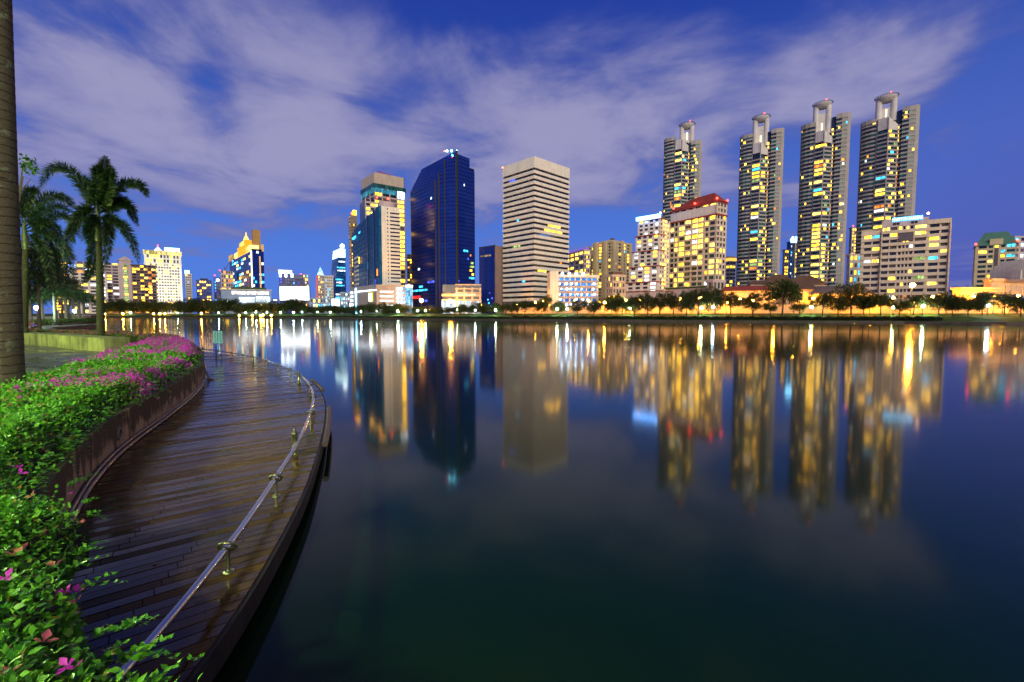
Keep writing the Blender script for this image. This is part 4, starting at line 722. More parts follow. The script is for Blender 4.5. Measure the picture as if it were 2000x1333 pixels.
MB().box(a * .18, a + .4, -.8, B.b + .3, B.h - .4, B.h + .4).build('roof_slab', M_BROWN, B.root); MB().box(-.2, a * .18, -.4, B.b + .2, B.h - .1, B.h + .7).build('tower_head', M_ORANGE, B.root); MB().box(a * .2, a * .9, -.15, .3, B.h * .68, B.h * .84).build('window_band', M_BEIGE, B.root)
me = MB().box(0, .25, -.3, .3, B.h * .66, B.h * .86).mesh('mullion', M_ORANGE)
for q in range(9): link('mullion', me, B.root, (a * (.2 + .08 * q), 0, 0))
MB().box(a * .25, a * .8, -.2, .3, B.h * .42, B.h * .52).build('window_band', lit('blue_mix_room', (.35, .4, 1.0), 1.2), B.root)
# perimeter wall of the street, in panels between posts
PW = thing('street_wall', 'long ochre street wall behind the right bank trees, lit orange', 'wall', (0, 0, 0)); pts = []
for x in range(985, 2040, 13): Y = shore_px(x, 30); pts.append((kx(x) * Y, Y))
PAN = None
for i, (p, q) in enumerate(zip(pts, pts[1:])):
    L = math.dist(p, q); me = MB().box(.15, L - .15, -.12, .12, 0, 3.0).mesh('wall_panel', M_ORANGE); an = math.atan2(q[1] - p[1], q[0] - p[0])
    link('wall_panel', me, PW, (p[0], p[1], 2.6), (0, 0, an))
    if PAN is None: PAN = MB().box(-.25, .25, -.25, .25, 0, 3.3).mesh('wall_post', M_ORANGE)
    link('wall_post', PAN, PW, (p[0], p[1], 2.6), (0, 0, an))
# ================================================================== street lamps and park lamps on the far bank
SOD = emit('sodium_glow', (1.0, .37, .022), 1500.0); SODS = emit('sodium_small', (1.0, .37, .022), 1000.0); MERC = emit('park_white', (.65, 1.0, .60), 330.0); MERCB = emit('park_bluewhite', (.6, .85, 1.0), 300.0)
M_POLE = plain('lamp_pole_paint', (.05, .05, .05), .45)
def lamp(x, y, off, m, r, label, group, arm=False):
    Y = shore_px(x, off); p = at(x, y, Y); z0 = 2.65 if off > 13 else interp([(0, .6), (2, .95), (6, 1.6), (14, 2.7)], off); h = max(.5, p.z - z0)
    t = thing('street_lamp' if arm else 'park_lamp', label, 'lamp', (p.x, Y, z0), 0, group)
    MB().tube([(0, .12, 0), (0, .12, .6)], .12, 8).tube([(0, .12, .5), (0, .12, h + (.3 if arm else -r))], .07, 8).build('pole', M_POLE, t)
    if arm: MB().tube([(0, .12, h + .25), (0, -.3, h + r + .2), (0, -.5, h + r + .15)], .05, 6).build('arm', M_POLE, t)
    MB().lathe([(.12, h + r * .9), (r * .9, h + r * .75), (r * .95, h + r * .65), (0, h + r * 1.25)][:3] + [(0.0, h + r * 1.2)], 10, (0, .12 if not arm else -.0)).build('hood', M_POLE, t)
    link('bulb', ico('bulb', r, m, 2), t, (0, .0, h))
marks = [(690, 'the low blue lit shops'), (800, 'the glowing podium'), (930, 'the navy glass tower'), (985, 'the small navy block'), (1085, 'the striped tower'), (1170, 'the lit car park'), (1225, 'the twin cream tower'), (1300, 'the stepped white tower'), (1415, 'the red roofed tower'), (1535, 'the second disc crowned tower'), (1665, 'the third disc crowned tower'), (1858, 'the wide apartment block'), (1925, 'the lower ochre building'), (2100, 'the taller ochre block'), ]
marksL = [(200, 'the palm grove'), (256, 'the white apartment wing'), (308, 'the brown apartment block'), (357, 'the floodlit hotel'), (415, 'the low navy tower'), (450, 'the dark blue slim tower'), (530, 'the golden crowned tower'), (606, 'the huge blank screen'), (650, 'the pyramid hotel')]
def mark(x):
    for e, s_ in marksL + marks:
        if x < e: return s_
ORD = ['first', 'second', 'third', 'fourth', 'fifth', 'sixth', 'seventh', 'eighth', 'ninth', 'tenth', 'eleventh', 'twelfth', 'thirteenth', 'fourteenth']
def ordlabels(xs, what, where='in front of'):
    out = []; cnt = {}; tot = {}
    for x in xs: tot[mark(x)] = tot.get(mark(x), 0) + 1
    for x in xs:
        m_ = mark(x); i = cnt.get(m_, 0); cnt[m_] = i + 1
        out.append(f'{what} {where} {m_}' if tot[m_] == 1 else f'{ORD[i]} {what} from the left {where} {m_}')
    return out
so_ = [(823, 587, 30, .85), (880, 588, 30, .8), (1045, 591, 24, .35), (1181, 591, 24, .38), (1222, 587, 24, .42), (1123, 587, 28, .3), (1367, 581, 24, .45), (1552, 563, 27, .30), (1640, 590, 27, .3), (1782, 557, 24, .62), (1700, 592, 27, .3), (1850, 590, 24, .3), (1960, 588, 22, .3), (1470, 588, 27, .3), (1010, 596, 26, .25), (940, 596, 28, .25), (770, 598, 26, .22), (1290, 592, 27, .3), (1420, 592, 27, .3), (1445, 584, 37, .36), (1512, 583, 37, .36), (1588, 583, 37, .4), (1668, 582, 37, .36), (1745, 582, 37, .36), (1822, 580, 34, .38), (1902, 580, 30, .38), (1942, 580, 28, .38), (1990, 578, 26, .38), (1060, 588, 37, .36), (1150, 588, 37, .3), (1250, 586, 37, .36), (1330, 585, 37, .36)]  # row behind the street wall is added, unseen, to light the houses
for (x, y, off, r), lb in zip(sorted(so_), ordlabels([s[0] for s in sorted(so_)], 'tall orange street lamp', 'before')): lamp(x, y, off, SOD if r > .4 else SODS, r, lb, 'orange street lamps beyond the far bank', True)
pk = [(255, 611, 9), (347, 611, 9), (427, 611, 9), (480, 611, 9), (500, 610, 9), (521, 610, 9), (548, 611, 9), (573, 611, 6), (590, 610, 9), (620, 610, 9), (645, 610, 9), (705, 609, 9), (736, 609, 9), (777, 608, 9), (816, 607, 9), (831, 607, 9), (893, 605, 9), (928, 606, 9), (968, 606, 9), (1088, 604, 9), (1108, 604, 9), (1230, 602, 9), (1370, 602, 9), (1393, 600, 9), (1585, 600, 9), (1803, 598, 9), (1930, 597, 9), (1745, 601, 9)]
for k_, ((x, y, off), lb) in enumerate(zip(pk, ordlabels([s[0] for s in pk], 'white globe park lamp', 'below'))): lamp(x, y, off, MERCB if k_ % 3 == 2 else MERC, .36 if x in (1585, 1803, 1930, 777, 1230) else (.24 if x < 960 else .30), lb, 'white park lamps along the far bank')
gk = [(467, 617, 2.5), (493, 617, 2.5), (509, 617, 2.5), (514, 616, 2.5), (530, 617, 2.5), (300, 613, 6), (312, 613, 6), (322, 613, 6), (393, 612, 6), (205, 613, 6), (240, 613, 6)]
for (x, y, off), lb in zip(sorted(gk), ordlabels([s[0] for s in sorted(gk)], 'low orange bank light', 'below')): lamp(x, y, off, SODS, .33, lb, 'low orange lights on the far left bank')
# ================================================================== trees of the far bank
TL = leafmat('bank_tree_leaf', (.018, .040, .008), (.070, .095, .018), .4); M_BARK = plain('bark', (.05, .035, .025), .9)
def crown_mesh(n, seed, size):
    rs = np.random.default_rng(seed); cl = rs.normal(size=(16, 3)); cl /= np.linalg.norm(cl, axis=1)[:, None]; cl *= rs.uniform(.35, .78, (16, 1)); cl[:, 2] = cl[:, 2] * .72 + .02
    rr = rs.uniform(.22, .42, 16); k = rs.integers(0, 16, n); dv = rs.normal(size=(n, 3)); dv /= np.linalg.norm(dv, axis=1)[:, None]
    P = cl[k] + dv * (rr[k] * rs.uniform(.35, 1.08, n) ** .6)[:, None]; P[:, 2] *= .80
    D = rs.normal(size=(n, 3)); D[:, 2] -= .3; N = rs.normal(size=(n, 3)); N[:, 2] += .8
    v, f = scatter(P, D, N, rs.uniform(.7, 1.3, n) * size); return npmesh('crown', v, f, TL)
CROWNS = [crown_mesh(3600, s, .080) for s in range(6)]
def trunk_mesh(seed):
    r = random.Random(seed); mb = MB(); top = (r.uniform(-.1, .1), r.uniform(-.1, .1), 1.0); mb.tube([(0, 0, -.1), (.02, 0, .3), (top[0] * .6, top[1] * .6, .65), top], [.075, .055, .045, .03], 7)
    for q in range(5):
        a = 2 * math.pi * q / 5 + r.uniform(-.4, .4); z = r.uniform(.5, .85); mb.tube([(top[0] * z, top[1] * z, z), (.35 * math.cos(a), .35 * math.sin(a), z + .35), (.6 * math.cos(a), .6 * math.sin(a), z + .6)], [.03, .02, .008], 5)
    return mb.mesh('trunk', M_BARK)
TRUNKS = [trunk_mesh(s) for s in range(4)]
CEXT = []
for c_ in CROWNS:
    zz_ = [v.co.z for v in c_.vertices]; zz_.sort(); n_ = len(zz_); CEXT.append((zz_[int(n_ * .004)], zz_[int(n_ * .996)]))
def tree(x, ytop, wpx, off, label, group, i, low=.30):
    Y = shore_px(x, off); z0 = interp([(0, .6), (2, .95), (6, 1.6), (14, 2.65)], off); p = at(x, ytop, Y); rx = wpx / 2 / F * Y * 1.04; ht = p.z - z0; lo_, hi_ = CEXT[i % 6]; sz_ = ht * (1 - low) / (hi_ - lo_)
    t = thing('bank_tree', label, 'tree', (p.x, Y, z0), R.uniform(0, 6.28), group)
    link('crown', CROWNS[i % 6], t, (R.uniform(-.15, .15) * rx, 0, ht - sz_ * hi_), (R.uniform(-.12, .12), R.uniform(-.12, .12), 0), (rx * R.uniform(1.05, 1.3), rx * R.uniform(.9, 1.2), sz_)); th_ = ht * .62
    link('trunk', TRUNKS[i % 4], t, (0, 0, 0), None, (max(2.2, th_ * .6), max(2.2, th_ * .6), th_))
rt = [(1005, 590, 24), (1025, 586, 38), (1057, 589, 28), (1088, 588, 30), (1128, 585, 46), (1160, 587, 30), (1195, 584, 34), (1216, 582, 32), (1240, 577, 42), (1265, 572, 38), (1289, 572, 38), (1316, 571, 38), (1342, 568, 38), (1365, 562, 38), (1398, 560, 46), (1428, 571, 38), (1472, 571, 46), (1505, 590, 30), (1530, 547, 70), (1562, 592, 30), (1608, 571, 48), (1638, 576, 42), (1665, 552, 64), (1688, 580, 34), (1722, 574, 60), (1758, 590, 36), (1786, 577, 54), (1836, 572, 60), (1862, 582, 36), (1893, 574, 54), (1920, 582, 36), (1964, 571, 72), (1996, 580, 40)]
lbs = ordlabels([t_[0] for t_ in rt], 'leafy bank tree', 'before')
for i, ((x, y, w_), lb) in enumerate(zip(rt, lbs)): tree(x, y, w_, 7 + (i * 5 % 4) * 1.3, lb, 'trees along the right bank', i, R.uniform(.16, .36))
lt = [(208, 592, 34), (232, 584, 48), (262, 587, 44), (290, 589, 40), (318, 589, 40), (346, 590, 38), (374, 583, 50), (400, 585, 40), (424, 584, 40), (446, 584, 44), (470, 594, 34), (494, 591, 42), (520, 588, 48), (548, 592, 34), (572, 583, 50), (600, 596, 26), (622, 598, 26), (640, 597, 30), (662, 598, 30), (682, 600, 26), (703, 596, 30), (722, 591, 34), (744, 590, 34), (766, 592, 34), (790, 595, 34), (812, 599, 28), (846, 601, 28), (862, 600, 26), (878, 602, 24), (892, 600, 24), (918, 598, 26), (948, 592, 28), (968, 592, 28), (832, 602, 24), (778, 597, 28), (755, 595, 28), (733, 596, 28), (712, 597, 28), (692, 600, 26), (672, 600, 26), (612, 600, 24), (555, 596, 28), (535, 594, 30), (508, 594, 30),  (905, 594, 30), (930, 591, 30), (987, 593, 22)]
lt.sort()
for i, ((x, y, w_), lb) in enumerate(zip(lt, ordlabels([t_[0] for t_ in lt], 'dark bushy bank tree', 'before'))): tree(x, y, w_, 10 + (i * 7 % 5) * 3, lb, 'trees along the left far bank', i + 3, .06)
bt = [(1870, 562, 40, 60), (1900, 560, 40, 62), (1066, 577, 26, 34), (1190, 578, 30, 45), (1205, 572, 26, 48), (590, 597, 30, 22), (655, 596, 30, 20), (740, 596, 40, 24), (780, 597, 40, 24), (690, 600, 30, 22), (820, 600, 40, 26), (240, 588, 60, 26), (300, 590, 60, 26), (360, 590, 60, 26), (420, 588, 60, 26), (480, 596, 50, 26), (530, 594, 50, 26)]
for i, ((x, y, w_, o_), lb) in enumerate(zip(sorted(bt), ordlabels([t_[0] for t_ in sorted(bt)], 'second row tree', 'behind those before'))): tree(x, y, w_, o_, lb, 'second row trees', i + 1, .12)
# low clipped hedge on the bank edge and the bank-side railing
HL = leafmat('bank_hedge_leaf', (.008, .020, .006), (.02, .04, .010), .15)
def hedge_row(label, x0, x1, off, ht, dep, i0=1.0):
    pts_ = []; x = x0
    while x <= x1: Y = shore_px(x, off); pts_.append((kx(x) * Y, Y)); x += 6
    n_ = int(len(pts_) * 150); k = NR.uniform(0, len(pts_) - 1.001, n_); ii = k.astype(int); fr_ = k - ii; pa = np.array(pts_); P = pa[ii] * (1 - fr_)[:, None] + pa[ii + 1] * fr_[:, None]
    z = NR.uniform(0, 1, n_) ** .7 * ht * (0.85 + .15 * np.sin(k * 1.7)); yo = NR.uniform(0, dep, n_); P3 = np.stack([P[:, 0], P[:, 1] + yo, .75 + z], 1)
    v, f = scatter(P3, rdir(n_), rdir(n_, .8), NR.uniform(.25, .5, n_)); t = link('bank_hedge', npmesh('bank_hedge', v, f, HL), None, None, None, None, label, 'hedge')
hedge_row('dark clipped hedge along the water edge from the striped tower to the far right', 1000, 1850, 1.2, 1.0, 1.6)
hedge_row('dark low shrubs along the water edge below the left far trees', 200, 1000, 1.2, .7, 1.6)
# ================================================================== near shore: deck, planter, hedges, palms
def crom(P, n=10):
    P = [Vector(p) for p in P]; P = [P[0] * 2 - P[1]] + P + [P[-1] * 2 - P[-2]]; out = []
    for i in range(1, len(P) - 2):
        for k in range(n):
            t = k / n; a, b, c, e = P[i - 1], P[i], P[i + 1], P[i + 2]
            out.append(.5 * ((2 * b) + (c - a) * t + (2 * a - 5 * b + 4 * c - e) * t * t + (3 * b - 3 * c + e - a) * t ** 3))
    return out + [P[-2]]
EDGE = crom([(-1.88, -.6), (-1.92, 1.2), (-1.97, 2.6), (-2.15, 3.74), (-2.53, 5.3), (-2.98, 6.75), (-3.55, 8.4), (-4.3, 10.35), (-5.05, 12.04), (-5.9, 13.66), (-7.2, 15.75), (-9.28, 18.7), (-11.84, 21.6), (-14.82, 24.2), (-17.6, 26.2), (-21.5, 28.6), (-26, 31)])
INNER = crom([(-3.0, 1.2), (-3.3, 2.5), (-3.86, 3.53), (-4.65, 4.6), (-5.5, 5.82), (-6.33, 7.3), (-7.4, 9.65), (-8.85, 12.6), (-10.25, 15.0), (-12.38, 18.2), (-15.37, 22.2), (-18.6, 25.6), (-24, 29.2)])
RAIL = crom([(-2.0, .6), (-2.12, 2.2), (-2.42, 3.76), (-2.85, 5.38), (-3.36, 7.1), (-4.03, 9.0), (-4.76, 10.8), (-5.63, 12.55), (-6.76, 14.5), (-7.9, 16.1), (-9.1, 17.6), (-10.4, 19.2), (-11.79, 20.75), (-13.0, 21.9), (-14.3, 23.1), (-15.73, 24.3), (-17.3, 25.5), (-21, 27.9)])
def offs(C, dd):
    out = []
    for i, p in enumerate(C):
        t = (C[min(i + 1, len(C) - 1)] - C[max(i - 1, 0)]).normalized(); out.append(p + Vector((-t.y, t.x)) * dd)
    return out
ZD = .30
PA = rad(51); PD = Vector((math.sin(PA), math.cos(PA))); PQ = Vector((-math.cos(PA), math.sin(PA)))
def deck_f(G_):
    p = pos(G_); x, y, z = G_.sep(p); oi = G_.n('ShaderNodeObjectInfo').outputs['Random']
    al = G_.m('ADD', G_.m('MULTIPLY', x, PD.x), G_.m('MULTIPLY', y, PD.y)); ac = G_.m('ADD', G_.m('MULTIPLY', x, PQ.x), G_.m('MULTIPLY', y, PQ.y))
    gv = G_.comb(G_.m('MULTIPLY', al, 1.6), G_.m('MULTIPLY', ac, 42), 0.0); gr = G_.noise(gv, 1.0, 4, .6, .4); n = G_.noise(p, .9, 5, .6); n2 = G_.noise(p, .35, 3)
    row = G_.white(G_.comb(G_.m('FLOOR', G_.m('DIVIDE', ac, .12)), 0.0, 0.0))
    col = G_.mix(G_.m('ADD', G_.m('MULTIPLY', gr, .6), G_.m('MULTIPLY', row, .4)), (.018, .009, .003), (.150, .084, .022))
    col = G_.mix(G_.rng(n, .50, .72), col, (.050, .045, .014)); col = G_.mix(G_.rng(n2, .6, .3, 0, .5), col, (.016, .010, .008))
    sa_ = G_.m('ABSOLUTE', G_.m('SUBTRACT', G_.m('FRACT', G_.m('DIVIDE', al, .55)), .5)); sb_ = G_.m('ABSOLUTE', G_.m('SUBTRACT', G_.m('ABSOLUTE', G_.m('SUBTRACT', G_.m('FRACT', G_.m('DIVIDE', G_.m('SUBTRACT', ac, QMIN), .12)), .5)), .27)); col = G_.mix(G_.m('MULTIPLY', G_.rng(sa_, .014, .010), G_.rng(sb_, .06, .045)), col, (.006, .005, .004))
    kn = G_.noise(p, 14, 2); col = G_.mix(G_.rng(kn, .66, .72), col, (.012, .008, .006))
    ro = G_.m('ADD', G_.rng(n, .35, .65, .03, .12), G_.m('MULTIPLY', G_.m('POWER', row, 1.2), .24))
    s_ = pbsdf(G_, col, ro, 0, .36, bump(G_, G_.m('ADD', gr, G_.m('MULTIPLY', kn, .3)), .13, .005)); G_.put(s_.node.inputs['Specular IOR Level'], G_.rng(row, .15, .85, .32, .03)); return s_
QMIN = min(p.dot(PQ) for p in EDGE)
M_DECK = mat('wet_deck_timber', deck_f); M_DARKT = plain('dark_timber', (.012, .009, .007), .6); M_TIMBER = plain('edge_timber', (.06, .035, .018), .45)
DK_ = thing('timber_deck', 'curved wet timber boardwalk along the lake edge beside the flower planter', 'boardwalk', (0, 0, 0))
poly = [Vector(p) for p in EDGE] + [Vector((-27, 30)), Vector((-4.6, -.6))]
def clip(P, nrm_, dd):
    out = []
    for i, a in enumerate(P):
        b = P[(i + 1) % len(P)]; da, db = a.dot(nrm_) - dd, b.dot(nrm_) - dd
        if da >= 0: out.append(a)
        if (da >= 0) != (db >= 0): out.append(a + (b - a) * (da / (da - db)))
    return out
EA = np.array([tuple(p) for p in EDGE])
def sdist(p):
    s0, s1 = EA[:-1], EA[1:]; v = s1 - s0; t = np.clip(((p - s0) * v).sum(1) / (v * v).sum(1), 0, 1); return np.sqrt(((s0 + v * t[:, None] - p) ** 2).sum(1)).min()
qs = [p.dot(PQ) for p in poly]; q = QMIN; PITCHW = .12; planks = []; gapw = .015
while q < max(qs):
    P = clip(clip(poly, PQ, q + gapw / 2), -PQ, -(q + PITCHW - gapw / 2))
    if len(P) > 2:
        ts = [p.dot(PD) for p in P]; t0, t1 = min(ts), max(ts); N = max(4, int((t1 - t0) / .12)); prev = None; cuts = []
        for k in range(N + 1):
            t = t0 + (t1 - t0) * k / N; dd = sdist(np.array(PD * t + PQ * (q + PITCHW / 2)))
            if prev is not None:
                for s_ in (.75, 1.45, 2.2, 3.1):
                    if (prev - s_) * (dd - s_) < 0: cuts.append(t)
            prev = dd
        edges_ = [t0 - 1] + sorted(cuts) + [t1 + 1]
        for a_, b_ in zip(edges_, edges_[1:]):
            PP = clip(clip(P, PD, a_ + .003), -PD, -(b_ - .003))
            if len(PP) > 2:
                ar = abs(sum(u.x * v.y - v.x * u.y for u, v in zip(PP, PP[1:] + PP[:1]))) / 2; c = sum(PP, Vector((0, 0))) / len(PP)
                if ar > .0015: planks.append((ar / max(2.5, c.length) ** 1.8 if c.x > -1.15 * max(c.y, .1) - 1 else 0, PP, q))
    q += PITCHW
planks.sort(key=lambda e: -e[0]); rest = MB()
for i, (sc_, PP, q_) in enumerate(planks):
    tilt = R.uniform(-.016, .016); dz = R.uniform(-.003, .003); zt_ = lambda p, q_=q_, tilt=tilt, dz=dz: ZD + dz + (Vector(p).dot(PQ) - q_ - PITCHW / 2) * tilt
    m_ = MB() if i < 295 else rest; m_.prism([tuple(p) for p in PP], ZD - .035, zt_)
    if i < 295: m_.build('plank', M_DECK, DK_)
rest.build('plank', M_DECK, DK_, kind='stuff')
MB().prism([tuple(p) for p in offs(EDGE, .05)] + [(-27, 30), (-4.6, -.6)], ZD - .16, ZD - .045).build('deck_frame', M_DARKT, DK_)
mb = MB(); eo, ei = offs(EDGE, -.035), offs(EDGE, .03)
for i in range(len(EDGE) - 1): mb.prism([tuple(eo[i]), tuple(eo[i + 1]), tuple(ei[i + 1]), tuple(ei[i])], ZD - .20, ZD - .012)
mb.build('edge_board', M_DARKT, DK_)
pile = MB().tube([(0, 0, -1.5), (0, 0, ZD - .16)], .09, 8).mesh('pile', M_DARKT)
for p in offs(EDGE, .35)[8::7]: link('pile', pile, DK_, (p.x, p.y, 0))
for y0, y1 in ((7.5, 10.7), (12.9, 15.2)):
    seg_ = [p for p in offs(EDGE, -.09) if y0 <= p.y <= y1]; mb = MB().tube([(p.x, p.y, ZD + .0) for p in seg_], .05, 6); mb.build('fender_timber', M_TIMBER, DK_)
# handrail
M_STEEL = mat('wet_steel', lambda G_: pbsdf(G_, (.52, .52, .55), G_.rng(G_.noise(pos(G_), 6, 3), .3, .7, .14, .24), .95)); M_BRASS = mat('green_bronze', lambda G_: pbsdf(G_, G_.mix(G_.noise(pos(G_), 25, 3), (.30, .24, .12), (.16, .26, .14)), .28, .9))
RL = thing('low_handrail', 'low stainless steel rail with ring posts along the boardwalk edge', 'railing', (0, 0, 0)); ZR = ZD + .225
MB().tube([(p.x, p.y, ZR) for p in RAIL], .030, 12).build('rail_tube', M_STEEL, RL, smooth=True)
def torus(Rm, r_, n=20, k=8):
    mb = MB()
    for i in range(n):
        for j in range(k): a, b = 2 * math.pi * i / n, 2 * math.pi * j / k; mb.v.append(((Rm + r_ * math.cos(b)) * math.cos(a), (Rm + r_ * math.cos(b)) * math.sin(a), r_ * math.sin(b)))
    for i in range(n):
        for j in range(k): mb.f.append((i * k + j, ((i + 1) % n) * k + j, ((i + 1) % n) * k + (j + 1) % k, i * k + (j + 1) % k)); mb.mi.append(0)
    return mb
ringm = torus(.066, .014).mesh('ring', M_BRASS, True)
thin = MB().lathe([(.045, 0), (.045, .012), (.02, .016), (.016, .03), (.016, .20)], 12).mesh('slim_post', M_BRASS, True)
thick = MB().lathe([(.07, 0), (.07, .014), (.045, .02), (.043, .30), (.047, .305), (.047, .33), (.03, .345), (.018, .35), (.016, .36), (.026, .372), (.022, .392), (0, .40)], 16).mesh('bollard_post', M_BRASS, True)
for i, p in enumerate([(-2.12, 2.2), (-2.42, 3.76), (-2.85, 5.38), (-3.36, 7.1), (-4.03, 9.0), (-4.76, 10.8), (-5.63, 12.55), (-6.76, 14.5), (-7.9, 16.1), (-9.1, 17.6), (-10.4, 19.2), (-11.79, 20.75), (-13.0, 21.9), (-14.3, 23.1), (-15.73, 24.3), (-17.3, 25.5)]):
    p = Vector(p); j = min(range(len(RAIL)), key=lambda k: (RAIL[k] - p).length); t = (RAIL[min(j + 1, len(RAIL) - 1)] - RAIL[max(0, j - 1)]).normalized(); a = math.atan2(t.y, t.x)
    if i % 4 == 3: link('bollard_post', thick, RL, (p.x - t.y * .07, p.y + t.x * .07, ZD))
    else:
        link('slim_post', thin, RL, (p.x, p.y, ZD)); link('ring', ringm, RL, (p.x, p.y, ZR), (0, rad(90 - 38), a))
# planter wall
def cw_f(G_):
    p = pos(G_); x, y, z = G_.sep(p); n = G_.noise(p, 2.2, 6, .65); s = G_.noise(G_.vm('MULTIPLY', p, (3, 3, .5)), 2.2, 4); hgt = G_.rng(z, .34, .78)
    k = G_.m('ADD', G_.m('MULTIPLY', s, .55), G_.m('MULTIPLY', n, .6)); k = G_.m('SUBTRACT', k, G_.m('MULTIPLY', hgt, .22))
    col = G_.mix(G_.rng(k, .40, .57), (.050, .038, .022), (.40, .29, .14)); col = G_.mix(G_.rng(n, .6, .75, 0, .6), col, (.05, .045, .02))
    return pbsdf(G_, col, .8, 0, .3, bump(G_, n, .5, .02))
M_CW = mat('stained_concrete', cw_f); PLW = thing('planter_wall', 'curved stained concrete planter wall holding the flower hedge beside the deck', 'wall', (0, 0, 0))
mb = MB(); io, ii_ = INNER, offs(INNER, .18)
for i in range(len(INNER) - 1): mb.prism([tuple(io[i]), tuple(io[i + 1]), tuple(ii_[i + 1]), tuple(ii_[i])], .02, .90)
mb.build('concrete_wall', M_CW, PLW)
for r_, z, dd in ((.030, ZD + .035, -.055), (.022, ZD + .095, -.035)): MB().tube([(p.x, p.y, z) for p in offs(INNER, dd)[8:-20]], r_, 8).build('conduit', plain('brown_conduit', (.16, .085, .055), .4), PLW, smooth=True)
for y in (7.15, 9.9, 12.9, 16.2):
    j = min(range(len(INNER)), key=lambda k: abs(INNER[k].y - y)); p = INNER[j]; t = (INNER[j + 1] - INNER[j - 1]).normalized(); nn = Vector((t.y, -t.x)); c = Vector((p.x, p.y, ZD + .30))
    o = link('drain_ring', torus(.085, .018).mesh('drain_ring', plain('pale_drain', (.20, .16, .11), .6), True), PLW, c + Vector((nn.x, nn.y, 0)) * .01, (rad(90), 0, math.atan2(t.y, t.x)))
    link('drain_hole', MB().lathe([(0, .006), (.075, .006), (.075, -.03), (0, -.03)], 20).mesh('drain_hole', M_DARKT), PLW, c, (rad(90), 0, math.atan2(t.y, t.x)))
p = Vector(gz(404, 742, ZD)); t = thing('loose_pipe', 'short pale metal pipe leaning on the deck at the end of the planter wall', 'pipe', (p.x, p.y, ZD)); MB().tube([(.1, 0, .03), (-.12, .12, .30)], .04, 8).tube([(.02, -.02, .03), (.2, .04, .03)], .03, 6).build('pipe_tube', plain('pale_pipe', (.35, .35, .4), .35, .6), t)
# ground of the near park
near_poly = [tuple(p) for p in offs(INNER, .16)] + [(-40, 40), (-57, 57), (-62, 61), (-70, 74), (-77, 85), (-100, 92), (-500, 130), (-500, -80), (-2.2, -80), (-2.2, .6)]
MB().prism(near_poly, -1.5, .66).build('park_ground', wall('damp_soil', (.045, .035, .022), .3), kind='structure')
def pave_f(G_):
    p = pos(G_); n = G_.noise(p, .8, 5); n2 = G_.noise(p, 30, 3)
    return pbsdf(G_, G_.mix(n, (.035, .034, .028), (.085, .082, .062)), G_.rng(n, .35, .6, .14, .40), 0, .5, bump(G_, n2, .25, .004))
bk = [gz(x, y, .664) for x, y in ((20, 760), (120, 740), (235, 706), (275, 690))]
pv_ = MB().prism([(-60, -20), (-13, 6.5), (-12.6, 10.5), (-16.5, 18), (-17.9, 21.2), (-20.5, 23.2), (-27, 27.0), (-60, 44)], .662, .70); pv_.build('park_pavement', mat('wet_pavement', pave_f), kind='structure')
# curved bench wall
BW = thing('bench_wall', 'low curved concrete seat wall lit yellow green behind the wet pavement', 'wall', (0, 0, 0)); fr_ = crom([(-40, 31.8), (-33, 29.0), (-27, 26.0), (-22.6, 23.3), (-19.3, 21.5)], 6); bk_ = offs(fr_, -1.0) if offs(fr_, -1.0)[3].y > fr_[3].y else offs(fr_, 1.0); mb = MB()
for i in range(len(fr_) - 1): mb.prism([tuple(fr_[i]), tuple(fr_[i + 1]), tuple(bk_[i + 1]), tuple(bk_[i])], .69, 1.36)
mb.build('concrete_seat', wall('lamp_tinted_concrete', (.18, .20, .06), .45, .7, 1.2), BW)  # lamp's yellow-green light is mixed into the concrete colour; blotches are grime
# ---------------------------------------------------------------- park lamps of the near bank, seen and assumed
def near_lamp(x, y, z0, h, r, k, col, label):
    t = thing('park_lamp', label, 'lamp', (x, y, z0), 0, 'globe lamps of the near park')
    MB().lathe([(.16, 0), (.16, .25), (.08, .4), (.055, .6), (.05, h - r)], 12).lathe([(.05, h - r), (.12, h - r * .9), (.12, h - r * .7)], 12).build('pole', M_POLE, t); link('bulb', ico('bulb', r, emit('globe_%d_%.2f' % (k, col[0]), col, k), 2), t, (0, 0, h))
near_lamp(-13.8, 4.2, .66, 4.6, .20, 6500, (.75, 1.0, .42), 'assumed unseen globe park lamp standing left of the big trunk outside the picture'); near_lamp(-3.6, -2.6, .66, 4.3, .18, 2300, (.85, 1.0, .45), 'assumed unseen globe park lamp standing behind the near end of the hedge')  # both lamps are assumed, out of view, added to light hedge and trunk
near_lamp(-27, 17.5, .66, 4.4, .20, 3600, (.80, 1.0, .20), 'assumed unseen globe park lamp lighting the curved seat wall')  # assumed lamp out of view, added to light seat wall and pavement
for (x, y, Y, r, k, lb) in [(72, 602, 72, .32, 420, 'bright white globe lamp among the grove palms'), (82, 614, 86, .24, 200, 'small globe lamp low behind the grove palms'), (145, 608, 84, .26, 260, 'globe lamp near the right end of the palm grove')]:
    p = at(x, y, Y); near_lamp(p.x, Y, .66, p.z - .66, r, k, (.70, 1.0, .72), lb)
